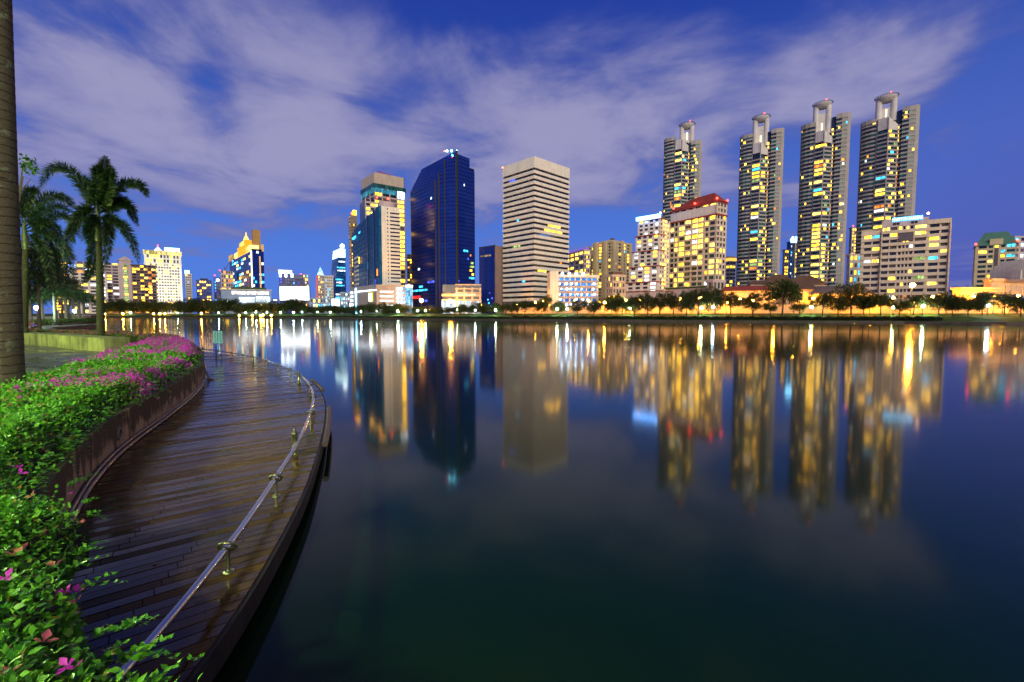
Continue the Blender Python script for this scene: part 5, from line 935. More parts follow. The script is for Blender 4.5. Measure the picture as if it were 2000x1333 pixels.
# ---------------------------------------------------------------- bougainvillea hedge
LB = leafmat('bougainvillea_leaf', (.020, .13, .008), (.15, .42, .026), .34, .36, (.22, .13, .03)); FB = leafmat('bougainvillea_bract', (.46, .02, .50), (.60, .05, .48), .35, .6); FP = leafmat('faded_bract', (.42, .06, .16), (.45, .20, .10), .3, .6)
CO = plain('hedge_twigs', (.018, .022, .008), .9, 0, .4, 9)
front = [p for p in offs(INNER, .10) if p.y > 3.0]; nearfront = [gz(x, y, 1.0) for x, y in ((450, 1360), (395, 1322), (300, 1318), (262, 1285), (175, 1240), (140, 1150), (118, 1090), (170, 1010))]
HP = [Vector(p) for p in nearfront] + [p for p in front if p.y > nearfront[-1][1] + .5 and p.y < 28.5] + [Vector(p) for p in ((-23.5, 28.8), (-21.3, 27.3), (-20.3, 26.0), (-18.6, 22.9), (-15.6, 18.0), (-11.9, 12.0), (-10.9, 10.2), (-12.6, 9.0), (-6, 3), (-2.2, .6), (-1.0, .75))]
HA = np.array([tuple(p) for p in HP])
def inside(P):
    x, y = P[:, 0], P[:, 1]; c = np.zeros(len(P), bool)
    for (x0, y0), (x1, y1) in zip(HA, np.roll(HA, -1, 0)):
        m_ = ((y0 > y) != (y1 > y)); c ^= m_ & (x < (x1 - x0) * (y - y0) / (y1 - y0 + 1e-12) + x0)
    return c
def bdist(P):
    dmin = np.full(len(P), 9.)
    for a, b in zip(HA, np.roll(HA, -1, 0)):
        v = b - a; t = np.clip(((P - a) @ v) / (v @ v), 0, 1); dmin = np.minimum(dmin, np.linalg.norm(P - a - t[:, None] * v, axis=1))
    return dmin
def nz(P, s, ph=0.):
    x, y = P[:, 0] * s + ph, P[:, 1] * s - ph; return (np.sin(x * 1.3 + np.sin(y * .9)) + np.sin(y * 1.7 + 1.3 * np.sin(x * .7 + 2)) + .6 * np.sin(2.9 * x + 1.7 * y) + .5 * np.sin(4.3 * y - 3.1 * x + 1)) / 3.1
def htop(P, db): return 1.20 + .07 * nz(P, 1.6) + .05 * nz(P, 4.5, 2) - .30 * np.exp(-db / .13)
def hedge(n, y0, y1, size, dens_edge=.35, xl=1.45):
    Y = y0 + (y1 - y0) * NR.random(n); X = -xl * Y - 1.2 + (xl * Y + 1.2 + 0) * NR.random(n) * 1.0
    P = np.stack([X, Y], 1); k = inside(P); P = P[k]; db = bdist(P); top = htop(P, db)
    edge = db < .30; dep = np.where(edge, NR.random(len(P)) ** 1.0 * .48, NR.exponential(.055, len(P))); z = top - dep + NR.normal(0, .02, len(P)) + (NR.random(len(P)) < .03) * NR.random(len(P)) * .14
    P3 = np.stack([P[:, 0], P[:, 1], np.maximum(z, .80)], 1); m_ = len(P3)
    D = rdir(m_, .25); N = rdir(m_, 1.3, .55); return P3, D, N, NR.uniform(.7, 1.25, m_) * size
HG = thing('bougainvillea_hedge', 'thick bright green bougainvillea hedge with magenta flowers along the deck', 'hedge', (0, 0, 0))
mbc = MB(); core_poly = HP; cxy = Vector((-9, 9))
Ai = []
grid = np.stack(np.meshgrid(np.arange(-25, -.4, .22), np.arange(.5, 29, .22)), -1).reshape(-1, 2); gi = inside(grid); gd = bdist(grid); ok = gi & (gd > .10) & (grid[:, 0] > -1.7 * grid[:, 1] - 2)
for p in grid[ok]:
    z = float(htop(p[None], bdist(p[None]))[0]) - .13; mbc.box(p[0] - .108, p[0] + .108, p[1] - .108, p[1] + .108, .66, z)
mbc.build('twig_mass', CO, HG, kind='stuff')
allP = [hedge(270000, .7, 4.6, .041), hedge(420000, 4.6, 11, .060), hedge(330000, 11, 29, .085)]
P3 = np.concatenate([a[0] for a in allP]); Dd = np.concatenate([a[1] for a in allP]); Nn = np.concatenate([a[2] for a in allP]); Sz = np.concatenate([a[3] for a in allP])
# hanging shoots over the wall and free shoots near the lens
def shoots(n, starts, L0, L1, dirf, size, k=16):
    PP, DD, NN, SS = [], [], [], []
    for s_ in starts:
        dv = np.array(dirf()); L = R.uniform(L0, L1)
        for j in range(k):
            t = j / (k - 1); c = np.array(s_) + dv * L * t + np.array([0, 0, -.35 * L * t * t]); a = j * 2.4; side = np.array([math.cos(a), math.sin(a), .25])
            PP.append(c); DD.append(side + dv * .6); NN.append(np.array([0, 0, 1.]) + NR.normal(size=3) * .3); SS.append(size * (1.15 - .5 * t))
    return np.array(PP), np.array(DD), np.array(NN), np.array(SS)
st = []
MFL = plain('fallen_leaf', (.20, .13, .03), .5)
flm = MB().add([(0, 0, .004), (-.018, .03, .012), (.018, .03, .008), (0, .075, .004), (0, .035, .003)], [(0, 4, 1), (4, 3, 1), (0, 2, 4), (4, 2, 3)]).mesh('fallen_leaf', MFL)
for x, y, lb in ((348, 1172, 'yellowed fallen leaf on the deck left of the nearest ring post'), (310, 1100, 'small fallen leaf on the deck beside the near hedge, lower of two'), (292, 1045, 'small fallen leaf on the deck beside the near hedge, upper of two'), (446, 920, 'fallen leaf on the deck midway between planter wall and second ring post'), (480, 840, 'fallen leaf on the deck level with the nearest bollard post')):
    q_ = gz(x, y, ZD + .006); link('fallen_leaf', flm, None, (q_[0], q_[1], ZD + .006), (0, 0, R.uniform(0, 6.28)), R.uniform(.7, 1.2), lb, 'leaf', 'fallen leaves on the deck')
for _ in range(150): p = R.choice(front); st.append((p.x + .02, p.y, R.uniform(.88, 1.1)))
sh1 = shoots(0, [s_ for s_ in st if s_[1] < 27], .10, .28, lambda: (.8 + R.uniform(-.3, .3), -.3 + R.uniform(-.4, .4), R.uniform(-.5, .2)), .062, 11)
ns = [(*gz(x, y, .95), .95) for x, y in ((262, 1290), (230, 1300), (180, 1245), (150, 1160), (150, 1080), (170, 1010), (200, 1300), (240, 1230), (120, 1120), (165, 985), (130, 950), (290, 1335))]
sh2 = shoots(0, ns * 2, .12, .28, lambda: (.5 + R.uniform(-.4, .4), .4 + R.uniform(-.4, .5), R.uniform(.05, .6)), .046, 13)
for s_ in (sh1, sh2): P3, Dd, Nn, Sz = np.concatenate([P3, s_[0]]), np.concatenate([Dd, s_[1]]), np.concatenate([Nn, s_[2]]), np.concatenate([Sz, s_[3]])
# the leaves that show largest are leaves of their own
dist = np.linalg.norm(P3 - np.array([0, 0, H]), axis=1); infr = (P3[:, 0] > -1.12 * P3[:, 1]) & (P3[:, 1] > 1.45) & (P3[:, 2] > 1.02 - .0 * dist)
od = np.argsort(np.where(infr, dist / Sz, 1e9))[:290]; msk = np.ones(len(P3), bool); msk[od] = False
v, f = scatter(P3[msk], Dd[msk], Nn[msk], Sz[msk]); link('leaf', npmesh('leaf', v, f, LB, True), HG, kind='stuff')
lm = MB().add([(0, 0, 0), (-.20, .18, .04), (.20, .18, .04), (-.31, .42, .06), (.31, .42, .06), (-.20, .72, .01), (.20, .72, .01), (0, 1.05, -.12), (0, .2, -.01), (0, .45, -.02), (0, .74, -.05)],
              [(0, 8, 1), (0, 2, 8), (1, 8, 9, 3), (8, 2, 4, 9), (3, 9, 10, 5), (9, 4, 6, 10), (5, 10, 7), (10, 6, 7)]).mesh('leaf', LB, True)
for i in od:
    D_ = Vector(Dd[i]).normalized(); X_ = D_.cross(Vector(Nn[i])).normalized(); Z_ = X_.cross(D_); o = link('leaf', lm, HG); o.matrix_local = Matrix((( *X_, 0), (*D_, 0), (*Z_, 0), (0, 0, 0, 1))).transposed() @ Matrix.Scale(1, 4) if False else Matrix.Translation(Vector(P3[i])) @ Matrix((X_, D_, Z_)).transposed().to_4x4() @ Matrix.Scale(float(Sz[i]), 4)
# bracts: three papery petals to a flower, flowers in clusters
FV = []; FF = []
for q_ in range(3):
    a = 2 * math.pi * q_ / 3; ca_, sa_ = math.cos(a), math.sin(a); b = len(FV)
    for (x, y, z) in ((0, 0, 0), (-.35, .45, .35), (.35, .45, .35), (0, .95, .55), (0, .5, .18)): FV.append((x * ca_ - y * sa_, x * sa_ + y * ca_, z))
    FF += [(b, b + 4, b + 1), (b + 4, b + 3, b + 1), (b, b + 2, b + 4), (b + 4, b + 2, b + 3)]
FV, FF = np.array(FV), np.array(FF)
def blooms(n, y0, y1, size, per, spread, thr, far_all=False):
    Y = y0 + (y1 - y0) * NR.random(n); X = -1.3 * Y + (1.3 * Y) * NR.random(n); P = np.stack([X, Y], 1); P = P[inside(P)]; db = bdist(P)
    w_ = nz(P, 1.1, 5) + .5 * nz(P, 3.1, 1) + NR.normal(0, .25, len(P)) + np.where(P[:, 1] > 14.5, (P[:, 1] - 14.5) * .22, 0) - np.where(P[:, 1] < 7.5, (7.5 - P[:, 1]) * .35, 0) + np.where((db < .5) & (P[:, 1] > 10), .35, 0)
    P = P[w_ > thr]; db = bdist(P); zz = htop(P, db) - np.where(db < .25, NR.random(len(P)) * .35, 0) + .02; C = np.repeat(np.stack([P[:, 0], P[:, 1], zz], 1), per, 0) + NR.normal(0, spread, (len(P) * per, 3)); m_ = len(C)
    return scatter(C, rdir(m_), rdir(m_, 1.0), NR.uniform(.7, 1.2, m_) * size, FV, FF)
bl = [blooms(14000, 6.0, 12, .028, 10, .045, .55), blooms(16000, 12, 29, .036, 8, .06, .32)]
vv = np.concatenate([bl[0][0], bl[1][0]]); ff = np.concatenate([bl[0][1], bl[1][1] + len(bl[0][0])]); link('bract', npmesh('bract', vv, ff, FB), HG, kind='stuff')
fb = blooms(900, 3.5, 11, .028, 5, .03, -.4); link('faded_bract', npmesh('faded_bract', fb[0], fb[1], FP), HG, kind='stuff')
fl = MB().add(list(map(tuple, FV)), list(map(tuple, FF))).mesh('flower', FB, True); fl2 = MB().add(list(map(tuple, FV)), list(map(tuple, FF))).mesh('flower', FP, True)
for (x, y, m_, sz) in [(33, 915, fl, .06), (40, 925, fl, .05), (128, 1160, fl, .05), (146, 1158, fl, .05), (147, 1178, fl2, .04), (105, 1105, fl2, .05), (12, 1130, fl, .045), (25, 1085, fl2, .055), (42, 1075, fl2, .05), (85, 1255, fl2, .05), (132, 1300, fl, .040), (142, 1308, fl, .036), (10, 1320, fl2, .05), (140, 965, fl, .03), (62, 970, fl2, .04), (158, 1022, fl2, .03), (85, 1045, fl2, .05)]:
    q_ = gz(x, y, 1.24); P_ = np.array([q_]); z = float(htop(P_, bdist(P_))[0]) + .03; q_ = gz(x, y, z); link('flower', m_, HG, (q_[0], q_[1], z), (R.uniform(-.7, .2), R.uniform(-.5, .5), R.uniform(0, 6)), sz)
# second, lower hedge behind the seat wall
LB2 = leafmat('far_hedge_leaf', (.04, .085, .012), (.09, .14, .025), .25); t = thing('low_flower_hedge', 'low mauve flowering hedge behind the curved seat wall at the water', 'hedge', (0, 0, 0)); n_ = 26000
c0 = np.array([tuple(p) for p in crom([(-41, 33.6), (-33, 30.6), (-27, 27.6), (-22, 24.9), (-18.8, 23.3)], 8)]); k = NR.uniform(0, len(c0) - 1.001, n_); i0 = k.astype(int); fr0 = (k - i0)[:, None]; P = c0[i0] * (1 - fr0) + c0[i0 + 1] * fr0 + np.stack([NR.uniform(0, .9, n_), NR.uniform(-.3, 1.6, n_)], 1)
P = np.stack([P[:, 0], P[:, 1], 1.34 + .12 * nz(P, .8) - NR.exponential(.10, n_)], 1); v, f = scatter(P, rdir(n_), rdir(n_, 1.), NR.uniform(.07, .14, n_)); link('foliage', npmesh('foliage', v, f, LB2), t, kind='stuff')
s_ = NR.random(n_) < .07; s_ &= P[:, 2] > 1.26; Q = P[s_] + np.array([0, 0, .05]); v, f = scatter(Q, rdir(len(Q)), rdir(len(Q), 1.), NR.uniform(.05, .09, len(Q)), FV, FF); link('bract', npmesh('bract', v, f, leafmat('dull_bract', (.26, .05, .16), (.34, .10, .12), .3)), t, kind='stuff')
mb = MB()
for a, b in zip(c0, c0[1:]): mb.prism([(a[0], a[1] - .2), (b[0] + .9, b[1] - .2), (b[0] + .9, b[1] + 1.5), (a[0], a[1] + 1.5)], .66, 1.22)
mb.build('twig_mass', CO, t, kind='stuff')
# ---------------------------------------------------------------- palms
PL = leafmat('palm_leaflet', (.006, .018, .006), (.014, .036, .010), .12, .5); PLG = leafmat('grove_leaflet', (.02, .06, .015), (.05, .10, .03), .2)
def trunk_f(c1, c2, lichen):
    def f(G_):
        p = pos(G_); x, y, z = G_.sep(p); n = G_.noise(p, 3.0, 6, .65); rg = G_.noise(G_.vm('MULTIPLY', p, (.8, .8, 9.0)), 1.6, 4, .6, .6); rl = G_.m('ABSOLUTE', G_.m('SUBTRACT', G_.m('FRACT', G_.m('ADD', G_.m('MULTIPLY', z, 6.3), G_.m('MULTIPLY', G_.noise(p, 1.1, 3), 1.4))), .5)); fine = G_.noise(G_.vm('MULTIPLY', p, (1, 1, 2.5)), 16, 4, .7)
        col = G_.mix(G_.m('ADD', G_.m('MULTIPLY', rg, .5), G_.m('MULTIPLY', fine, .5)), c1, c2)
        col = G_.mix(G_.rng(rg, .62, .68), col, tuple(v * .45 for v in c1)); col = G_.mix(G_.m('MULTIPLY', G_.rng(rl, .10, .02), G_.rng(fine, .3, .6)), col, tuple(v * .35 for v in c1)); col = G_.mix(G_.rng(n, .57, .64), col, lichen); col = G_.mix(G_.rng(fine, .70, .74), col, tuple(v * .3 for v in c1))
        return pbsdf(G_, col, .85, 0, .3, bump(G_, G_.m('ADD', G_.m('ADD', rg, G_.m('MULTIPLY', fine, .8)), G_.rng(rl, .12, .0, 0, -.6)), .8, .03))
    return f
M_PT = mat('palm_trunk_bark', trunk_f((.050, .040, .026), (.11, .088, .06), (.14, .15, .10))); M_PT2 = mat('slim_trunk_bark', trunk_f((.016, .018, .008), (.042, .044, .022), (.05, .058, .03))); M_SHAFT = plain('green_crownshaft', (.035, .055, .016), .5)
def frond_mesh(pts, mat_, n=64, per=8, L=.46, w=.030, rng_=None):
    c = [Vector(p) for p in pts]; C = crom3(c, max(6, n // (len(c) - 1))); A = np.array([tuple(p) for p in C]); T = np.gradient(A, axis=0); T /= np.linalg.norm(T, axis=1)[:, None]
    m_ = len(A); s = np.linspace(0, 1, m_); idx = np.repeat(np.arange(m_), per); idx = idx[s[idx] > .10]; sv = s[idx] + 0
    up = np.array([0, 0, 1.]); S_ = np.cross(T, up); S_ /= np.linalg.norm(S_, axis=1)[:, None] + 1e-6; U_ = np.cross(S_, T); ang = NR.uniform(0, 2 * math.pi, len(idx))
    Rr = S_[idx] * np.cos(ang)[:, None] + U_[idx] * np.sin(ang)[:, None]; D = Rr * .95 + T[idx] * .75 + np.array([0, 0, -.18]); N = np.cross(D, T[idx]) + NR.normal(0, .2, (len(idx), 3))
    size = L * np.minimum(1, .55 + 2.2 * sv) * np.sqrt(np.maximum(.10, 1 - sv ** 3)) * NR.uniform(.75, 1.15, len(idx))
    tv = np.array([(0, 0, 0), (-w / L, .35, .02), (w / L, .35, .02), (0, 1, -.12)]); tf = np.array([(0, 2, 1), (1, 2, 3)])
    v, f = scatter(A[idx], D, N, size, tv, tf); tb = MB().tube([tuple(p) for p in C], [.045 * (1 - .85 * k) for k in s], 5); b = len(v)
    tri = []
    for q_ in tb.f:
        for j in range(1, len(q_) - 1): tri.append((q_[0] + b, q_[j] + b, q_[j + 1] + b))
    return npmesh('frond', np.concatenate([v, np.array(tb.v)]), np.concatenate([f, np.array(tri)]), mat_)
def crom3(P, n):
    P = [P[0] * 2 - P[1]] + P + [P[-1] * 2 - P[-2]]; out = []
    for i in range(1, len(P) - 2):
        for k in range(n):
            t = k / n; a, b, c, e = P[i - 1], P[i], P[i + 1], P[i + 2]; out.append(.5 * ((2 * b) + (c - a) * t + (2 * a - 5 * b + 4 * c - e) * t * t + (3 * b - 3 * c + e - a) * t ** 3))
    return out + [P[-2]]
def ringed(x, y, z0, z1, r0, r1, step=.13, bulge=0.0, lean=(0, 0)):
    pts_, rr_ = [], []; k = 0; z = z0
    while z < z1: t = (z - z0) / (z1 - z0); pts_.append((lean[0] * t, lean[1] * t, z - z0)); rr_.append((r0 + (r1 - r0) * t + bulge * math.exp(-((z - z0) / .45) ** 2)) * (1 + .012 * (k % 2))); z += step / 2; k += 1
    return MB().tube(pts_, rr_, 28)
# big trunk at the picture's left edge
bx_, by_ = kx(4, 700) * 8.5, 8.5; t = thing('palm_tree', 'massive grey palm trunk cut by the left edge of the view', 'palm tree', (bx_, by_, .66)); ringed(0, 0, .66, 8.7, .27, .21, .16, .07, (.32, 0)).build('trunk', M_PT, t, smooth=True); MB().lathe([(.21, 8.0), (.26, 8.3), (.22, 9.3), (.12, 9.8)], 20, (.33, 0)).build('crownshaft', M_SHAFT, t, smooth=True)
for i in range(9):
    a = 2 * math.pi * i / 9 + .35; ln = R.uniform(.9, 1.1); link('frond', frond_mesh([(0, 0, 9.7), (1.0 * ln * math.cos(a), 1.0 * ln * math.sin(a), 11.0), (2.3 * ln * math.cos(a), 2.3 * ln * math.sin(a), 11.3), (3.2 * ln * math.cos(a), 3.2 * ln * math.sin(a), 10.4)], PL, 40, 6), t)
MB().add([(.08, -.2, 7.05), (.22, -.16, 7.15), (.20, -.18, 7.5), (.12, -.2, 7.6)], [(0, 1, 2, 3)]).build('hanging_bract', M_SHAFT, t)
# foxtail palm: fronds drawn from the view
def fronds_px(t, root, Y, org, lst, n=64, per=9, L=.46, m_=None):
    for pl, dy in lst:
        pts_ = []
        for j, (x, y) in enumerate(pl): p = at(x, y, Y + dy * j / (len(pl) - 1)); pts_.append((p.x - org[0], Y + dy * j / (len(pl) - 1) - org[1], p.z - org[2]))
        link('frond', frond_mesh(pts_, m_ or PL, n, per, L), t)
Y = 25.0; p = at(197, 655, Y); org = (p.x, Y, .66); t = thing('palm_tree', 'foxtail palm with bushy arching fronds standing at the water beside the hedge', 'palm tree', org)
top = at(191, 430, Y); zt_ = top.z - .66; ringed(0, 0, .66, top.z - 1.1, .20, .135, .16, .05, (top.x - p.x, 0)).build('trunk', M_PT2, t, smooth=True)
tx = top.x - p.x; MB().lathe([(.16, zt_ - 1.15), (.19, zt_ - .9), (.17, zt_ - .2), (.12, zt_ + .3), (.05, zt_ + .7)], 16, (tx, 0)).build('crownshaft', M_SHAFT, t, smooth=True)
fronds_px(t, None, Y, org, [([(190, 412), (168, 372), (132, 330), (98, 330), (76, 372)], .4), ([(192, 415), (198, 370), (203, 335), (206, 306)], .3), ([(193, 412), (215, 375), (250, 358), (276, 362), (288, 384)], -.5), ([(193, 415), (222, 398), (250, 402), (268, 440)], 1.3),
    ([(194, 425), (222, 428), (250, 455), (272, 512)], -.6), ([(188, 415), (170, 408), (150, 430), (120, 486)], 1.0), ([(189, 415), (164, 412), (140, 450), (125, 520)], -1.2), ([(190, 412), (176, 380), (166, 352), (150, 345)], 1.6), ([(192, 412), (206, 384), (214, 350), (217, 326)], -1.3), ([(192, 415), (188, 375), (190, 340), (186, 325)], -1.6),
    ([(199, 437), (208, 432), (212, 448), (210, 480), (203, 528)], -.4), ([(190, 425), (184, 470), (178, 520), (166, 552)], .9), ([(193, 418), (216, 405), (236, 392), (252, 398)], 2.0), ([(191, 418), (180, 430), (172, 452), (178, 480)], -1.5)], 72, 12, .52)
# second palm close behind the big trunk
Y = 28.0; p = at(45, 650, Y); org = (p.x, Y, .66); t = thing('palm_tree', 'slender palm just right of the massive trunk, crown spreading behind the foxtail palm', 'palm tree', org); top = at(48, 455, Y); ringed(0, 0, .66, top.z - .9, .20, .13, .16, .06, (top.x - p.x, 0)).build('trunk', M_PT2, t, smooth=True); zt_ = top.z - .66
MB().lathe([(.14, zt_ - 1.0), (.17, zt_ - .7), (.13, zt_), (.05, zt_ + .6)], 14, (top.x - p.x, 0)).build('crownshaft', M_SHAFT, t, smooth=True)
fronds_px(t, None, Y, org, [([(48, 440), (70, 405), (100, 382), (128, 388), (150, 408)], .5), ([(48, 445), (74, 420), (110, 400), (145, 415)], -1.2), ([(48, 450), (80, 432), (112, 452), (128, 505)], .6), ([(50, 448), (90, 430), (130, 420), (160, 470)], -.6), ([(48, 440), (52, 400), (60, 375), (72, 372)], .8), ([(46, 440), (38, 400), (30, 380), (14, 390)], 0), ([(50, 452), (84, 450), (110, 490), (120, 548)], 1.2), ([(50, 455), (76, 470), (96, 520), (100, 575)], .4), ([(44, 445), (20, 430), (0, 450)], .6), ([(50, 452), (95, 455), (132, 492), (146, 545)], -1.0)], 68, 11, .54)
# grove palms
for i, (x, yc, w_, Y) in enumerate([(80, 583, 44, 78), (106, 578, 50, 74), (127, 576, 54, 80), (142, 580, 48, 84), (153, 586, 40, 88), (163, 590, 38, 92), (58, 590, 40, 82)]):
    p = at(x, yc, Y); zc = p.z - .66; t = thing('palm_tree', ['grove palm behind the bright globe lamp', 'grove palm with a bluish trunk right of the bright globe lamp', 'darkest trunked palm in the middle of the grove', 'grove palm above the rightmost near globe lamp', 'slim grove palm above the orange flower bed', 'last small palm at the right end of the grove', 'grove palm leftmost beside the slender palm trunk'][i], 'palm tree', (p.x, Y, .66), 0, 'palms of the lakeside grove')
    ringed(0, 0, 0, zc, .28, .2, .5).build('trunk', plain('grove_trunk', (.16, .15, .13), .9), t); rr_ = w_ / F * Y * .62
    for q_ in range(11):
        a = 2 * math.pi * q_ / 11 + R.uniform(-.2, .2); e = R.uniform(.1, .9); u = rr_ * R.uniform(.8, 1.1)
        link('frond', frond_mesh([(0, 0, zc), (u * .35 * math.cos(a), u * .35 * math.sin(a), zc + u * e * .7), (u * .75 * math.cos(a), u * .75 * math.sin(a), zc + u * e * .35), (u * math.cos(a), u * math.sin(a), zc - u * (.55 - .3 * e))], PLG, 26, 5, .8, .06), t)
# big dark tree and the leafy branch
DT = leafmat('dark_tree_leaf', (.008, .022, .007), (.020, .045, .014), .2)
for (xc, yc, w_, h_, Y, lb) in [(70, 520, 120, 150, 46, 'large dark tree massed behind the two nearer palms'), (25, 560, 90, 110, 60, 'dark tree filling the gap behind the massive trunk'), (118, 556, 70, 60, 105, 'dark rounded tree behind the palm grove'), (60, 575, 90, 50, 110, 'dark low tree at the back of the palm grove')]:
    p = at(xc, yc, Y); t = thing('park_tree', lb, 'tree', (p.x, Y, .66)); s = w_ / 2 / F * Y; hz = h_ / 2 / F * Y; me = crown_mesh(5200, int(xc), .07); me.materials.clear(); me.materials.append(DT); link('crown', me, t, (0, 0, p.z - .66), None, (s * 1.1, s * 1.1, hz * 1.3)); link('trunk', TRUNKS[0], t, None, None, (2.2, 2.2, p.z - .6))
p = at(40, 395, 16); t = thing('leafy_branch_tree', 'thin bare branched tree with a few bright leaves poking out right of the big trunk', 'tree', (p.x - .3, 16, .66)); mb = MB(); q0 = at(20, 640, 16); o_ = Vector((p.x - .3, 16, .66))
P_ = lambda x, y: at(x, y, 16) - o_
mb.tube([(0, 0, 0), P_(24, 500), P_(30, 440), P_(36, 380), P_(60, 350)], [.07, .06, .05, .03, .008], 6).tube([P_(30, 440), P_(45, 345), P_(72, 356)], [.03, .02, .006], 5).tube([P_(34, 400), P_(44, 330), P_(52, 312)], [.03, .02, .006], 5).build('trunk', M_BARK, t)
cl = [P_(x, y) for x, y in ((48, 310), (56, 314), (62, 318), (46, 320), (52, 324), (60, 326), (68, 330), (50, 331), (64, 336))]; n_ = 14 * len(cl); C = np.repeat(np.array([tuple(c) for c in cl]), 14, 0) + NR.normal(0, .05, (n_, 3)); v, f = scatter(C, rdir(n_), rdir(n_, 1.), NR.uniform(.10, .17, n_)); link('crown', npmesh('crown', v, f, leafmat('branch_leaf', (.03, .09, .02), (.05, .12, .03))), t)
# ---------------------------------------------------------------- sign plates at the far end of the deck
def wave_plate(x, label):
    q_ = gz(x, 697, ZD); t = thing('wave_sign', label, 'sign', (q_[0], q_[1], ZD), 0.35); M_PLT = plain('teal_plate', (.02, .12, .16), .35); M_LIN = plain('pale_teal_line', (.10, .42, .40), .5)
    MB().tube([(0, .02, 0), (0, .02, .75)], .03, 8).build('post', M_POLE, t); z0, z1, w_ = .70, 1.32, .085; MB().box(-w_, w_, -.012, .012, z0, z1).build('plate', M_PLT, t); fr = MB()
    for b in ((-w_, w_, z0, z0 + .02), (-w_, w_, z1 - .02, z1), (-w_, -w_ + .018, z0, z1), (w_ - .018, w_, z0, z1)): fr.box(b[0] - .002, b[1] + .002, -.02, .02, b[2], b[3])
    fr.build('frame', M_LIN, t)
    for ph in (0, math.pi): MB().tube([(.06 * math.sin(ph + k * .42), -.017, z0 + .04 + (z1 - z0 - .08) * k / 22) for k in range(23)], .008, 5).build('wave_line', M_LIN, t)
wave_plate(422, 'left one of two teal wave patterned plates on a post at the deck end'); wave_plate(432, 'right one of two teal wave patterned plates on a post at the deck end')
# ---------------------------------------------------------------- far left park shore: wall piers, pontoon, pedal boats, fence, person
BR = wall('reddish_brick', (.22, .10, .07), .3); t = thing('brick_planter_wall', 'reddish brick shore wall with piers below the palm grove', 'wall', (0, 0, 0)); a0, b0 = Vector(at(60, 640, 68)), Vector(at(176, 630, 92)); a0.z = b0.z = 0
for i in range(10):
    p, q_ = a0.lerp(b0, i / 10), a0.lerp(b0, (i + 1) / 10); an = math.atan2(q_.y - p.y, q_.x - p.x); L = (q_ - p).length; link('wall_panel', MB().box(.3, L, -.15, .15, 0, 1.0).mesh('wall_panel', BR), t, (p.x, p.y, .1), (0, 0, an)); link('wall_pier', MB().box(-.3, .3, -.3, .3, 0, 1.25).mesh('wall_pier', BR), t, (p.x, p.y, .1), (0, 0, an))
n_ = 7000; k = NR.random(n_)[:, None]; P = np.array(tuple(a0)) * (1 - k) + np.array(tuple(b0)) * k + np.stack([NR.uniform(-1.5, .5, n_), NR.uniform(.2, 2.4, n_), .9 + NR.random(n_) * .75], 1); v, f = scatter(P, rdir(n_), rdir(n_, 1), NR.uniform(.15, .3, n_)); link('shore_shrub_row', npmesh('shore_shrub_row', v, f, LB2), None, label='green shrub row on top of the reddish brick shore wall', cat='shrub')
t = thing('brick_pump_house', 'small reddish box at the right end of the brick shore wall', 'structure', (*at(170, 630, 93).xy, .2)); MB().box(-1.8, 1.8, -1, 1, 0, 1.9).build('wall', BR, t); MB().box(-2, 2, -1.2, 1.2, 1.9, 2.1).build('coping', wall('pink_coping', (.3, .2, .25)), t)
t = thing('floating_pontoon', 'narrow floating pontoon with low rails on the water by the palm grove', 'pontoon', (0, 0, 0)); pa, pb = Vector(gz(112, 644, .1)), Vector(gz(190, 634, .1)); dv = (pb - pa).normalized(); M_PON = plain('pontoon_wood', (.22, .17, .16), .6); nS = 22
for i in range(nS):
    c = pa.lerp(pb, (i + .5) / nS); link('pontoon_board', MB().box(-.48 * (pb - pa).length / nS, .48 * (pb - pa).length / nS, -.7, .7, .1, .28).mesh('pontoon_board', M_PON), t, (c.x, c.y, 0), (0, 0, math.atan2(dv.y, dv.x)))
    if i % 2 == 0:
        for s_ in (-.65, .65): link('post', MB().box(-.04, .04, -.04, .04, .28, .95).mesh('post', M_PON), t, (c.x - dv.y * s_, c.y + dv.x * s_, 0))
for s_ in (-.65, .65): MB().tube([(pa.x - dv.y * s_, pa.y + dv.x * s_, .92), (pb.x - dv.y * s_, pb.y + dv.x * s_, .92)], .04, 6).build('rail', M_PON, t)
M_PB = plain('white_boat_shell', (.7, .72, .75), .4)
for i, x in enumerate((139, 144, 153, 158)):
    p = gz(x, 633.5 - i * .6, .1); t = thing('pedal_boat', ['white pedal boat moored first behind the pontoon', 'white pedal boat moored second behind the pontoon', 'white pedal boat moored third behind the pontoon', 'white pedal boat moored last, nearest the reddish box'][i], 'pedal boat', (p[0], p[1], 0), .9, 'white pedal boats behind the pontoon')
    MB().prism([(-1.2, -.7), (1.0, -.7), (1.5, 0), (1.0, .7), (-1.2, .7)], -.1, .42).build('hull', M_PB, t)
    for s_ in (-.33, .33): MB().add([(-.9, s_ - .26, .42), (-.9, s_ + .26, .42), (-1.2, s_ + .26, 1.15), (-1.2, s_ - .26, 1.15), (-.2, s_ - .26, .55), (-.2, s_ + .26, .55), (-.8, s_ - .26, .42), (-1.3, s_ + .26, .42), (-1.3, s_ - .26, .42)], [(0, 1, 2, 3), (0, 4, 5, 1), (3, 2, 7, 8), (0, 3, 8), (1, 7, 2)]).build('seat', M_PB, t)
t = thing('park_fence', 'pale park fence behind the globe lamps of the grove', 'fence', (0, 0, 0)); p0, p1 = at(48, 622, 95), at(108, 622, 100); M_FN = plain('pale_fence', (.45, .45, .40), .6)
for i in range(30): p = p0.lerp(p1, i / 29); link('picket', MB().box(-.06, .06, -.05, .05, 0, 1.3).mesh('picket', M_FN) if i == 0 else bpy.data.meshes['picket'], t, (p.x, p.y, .66))
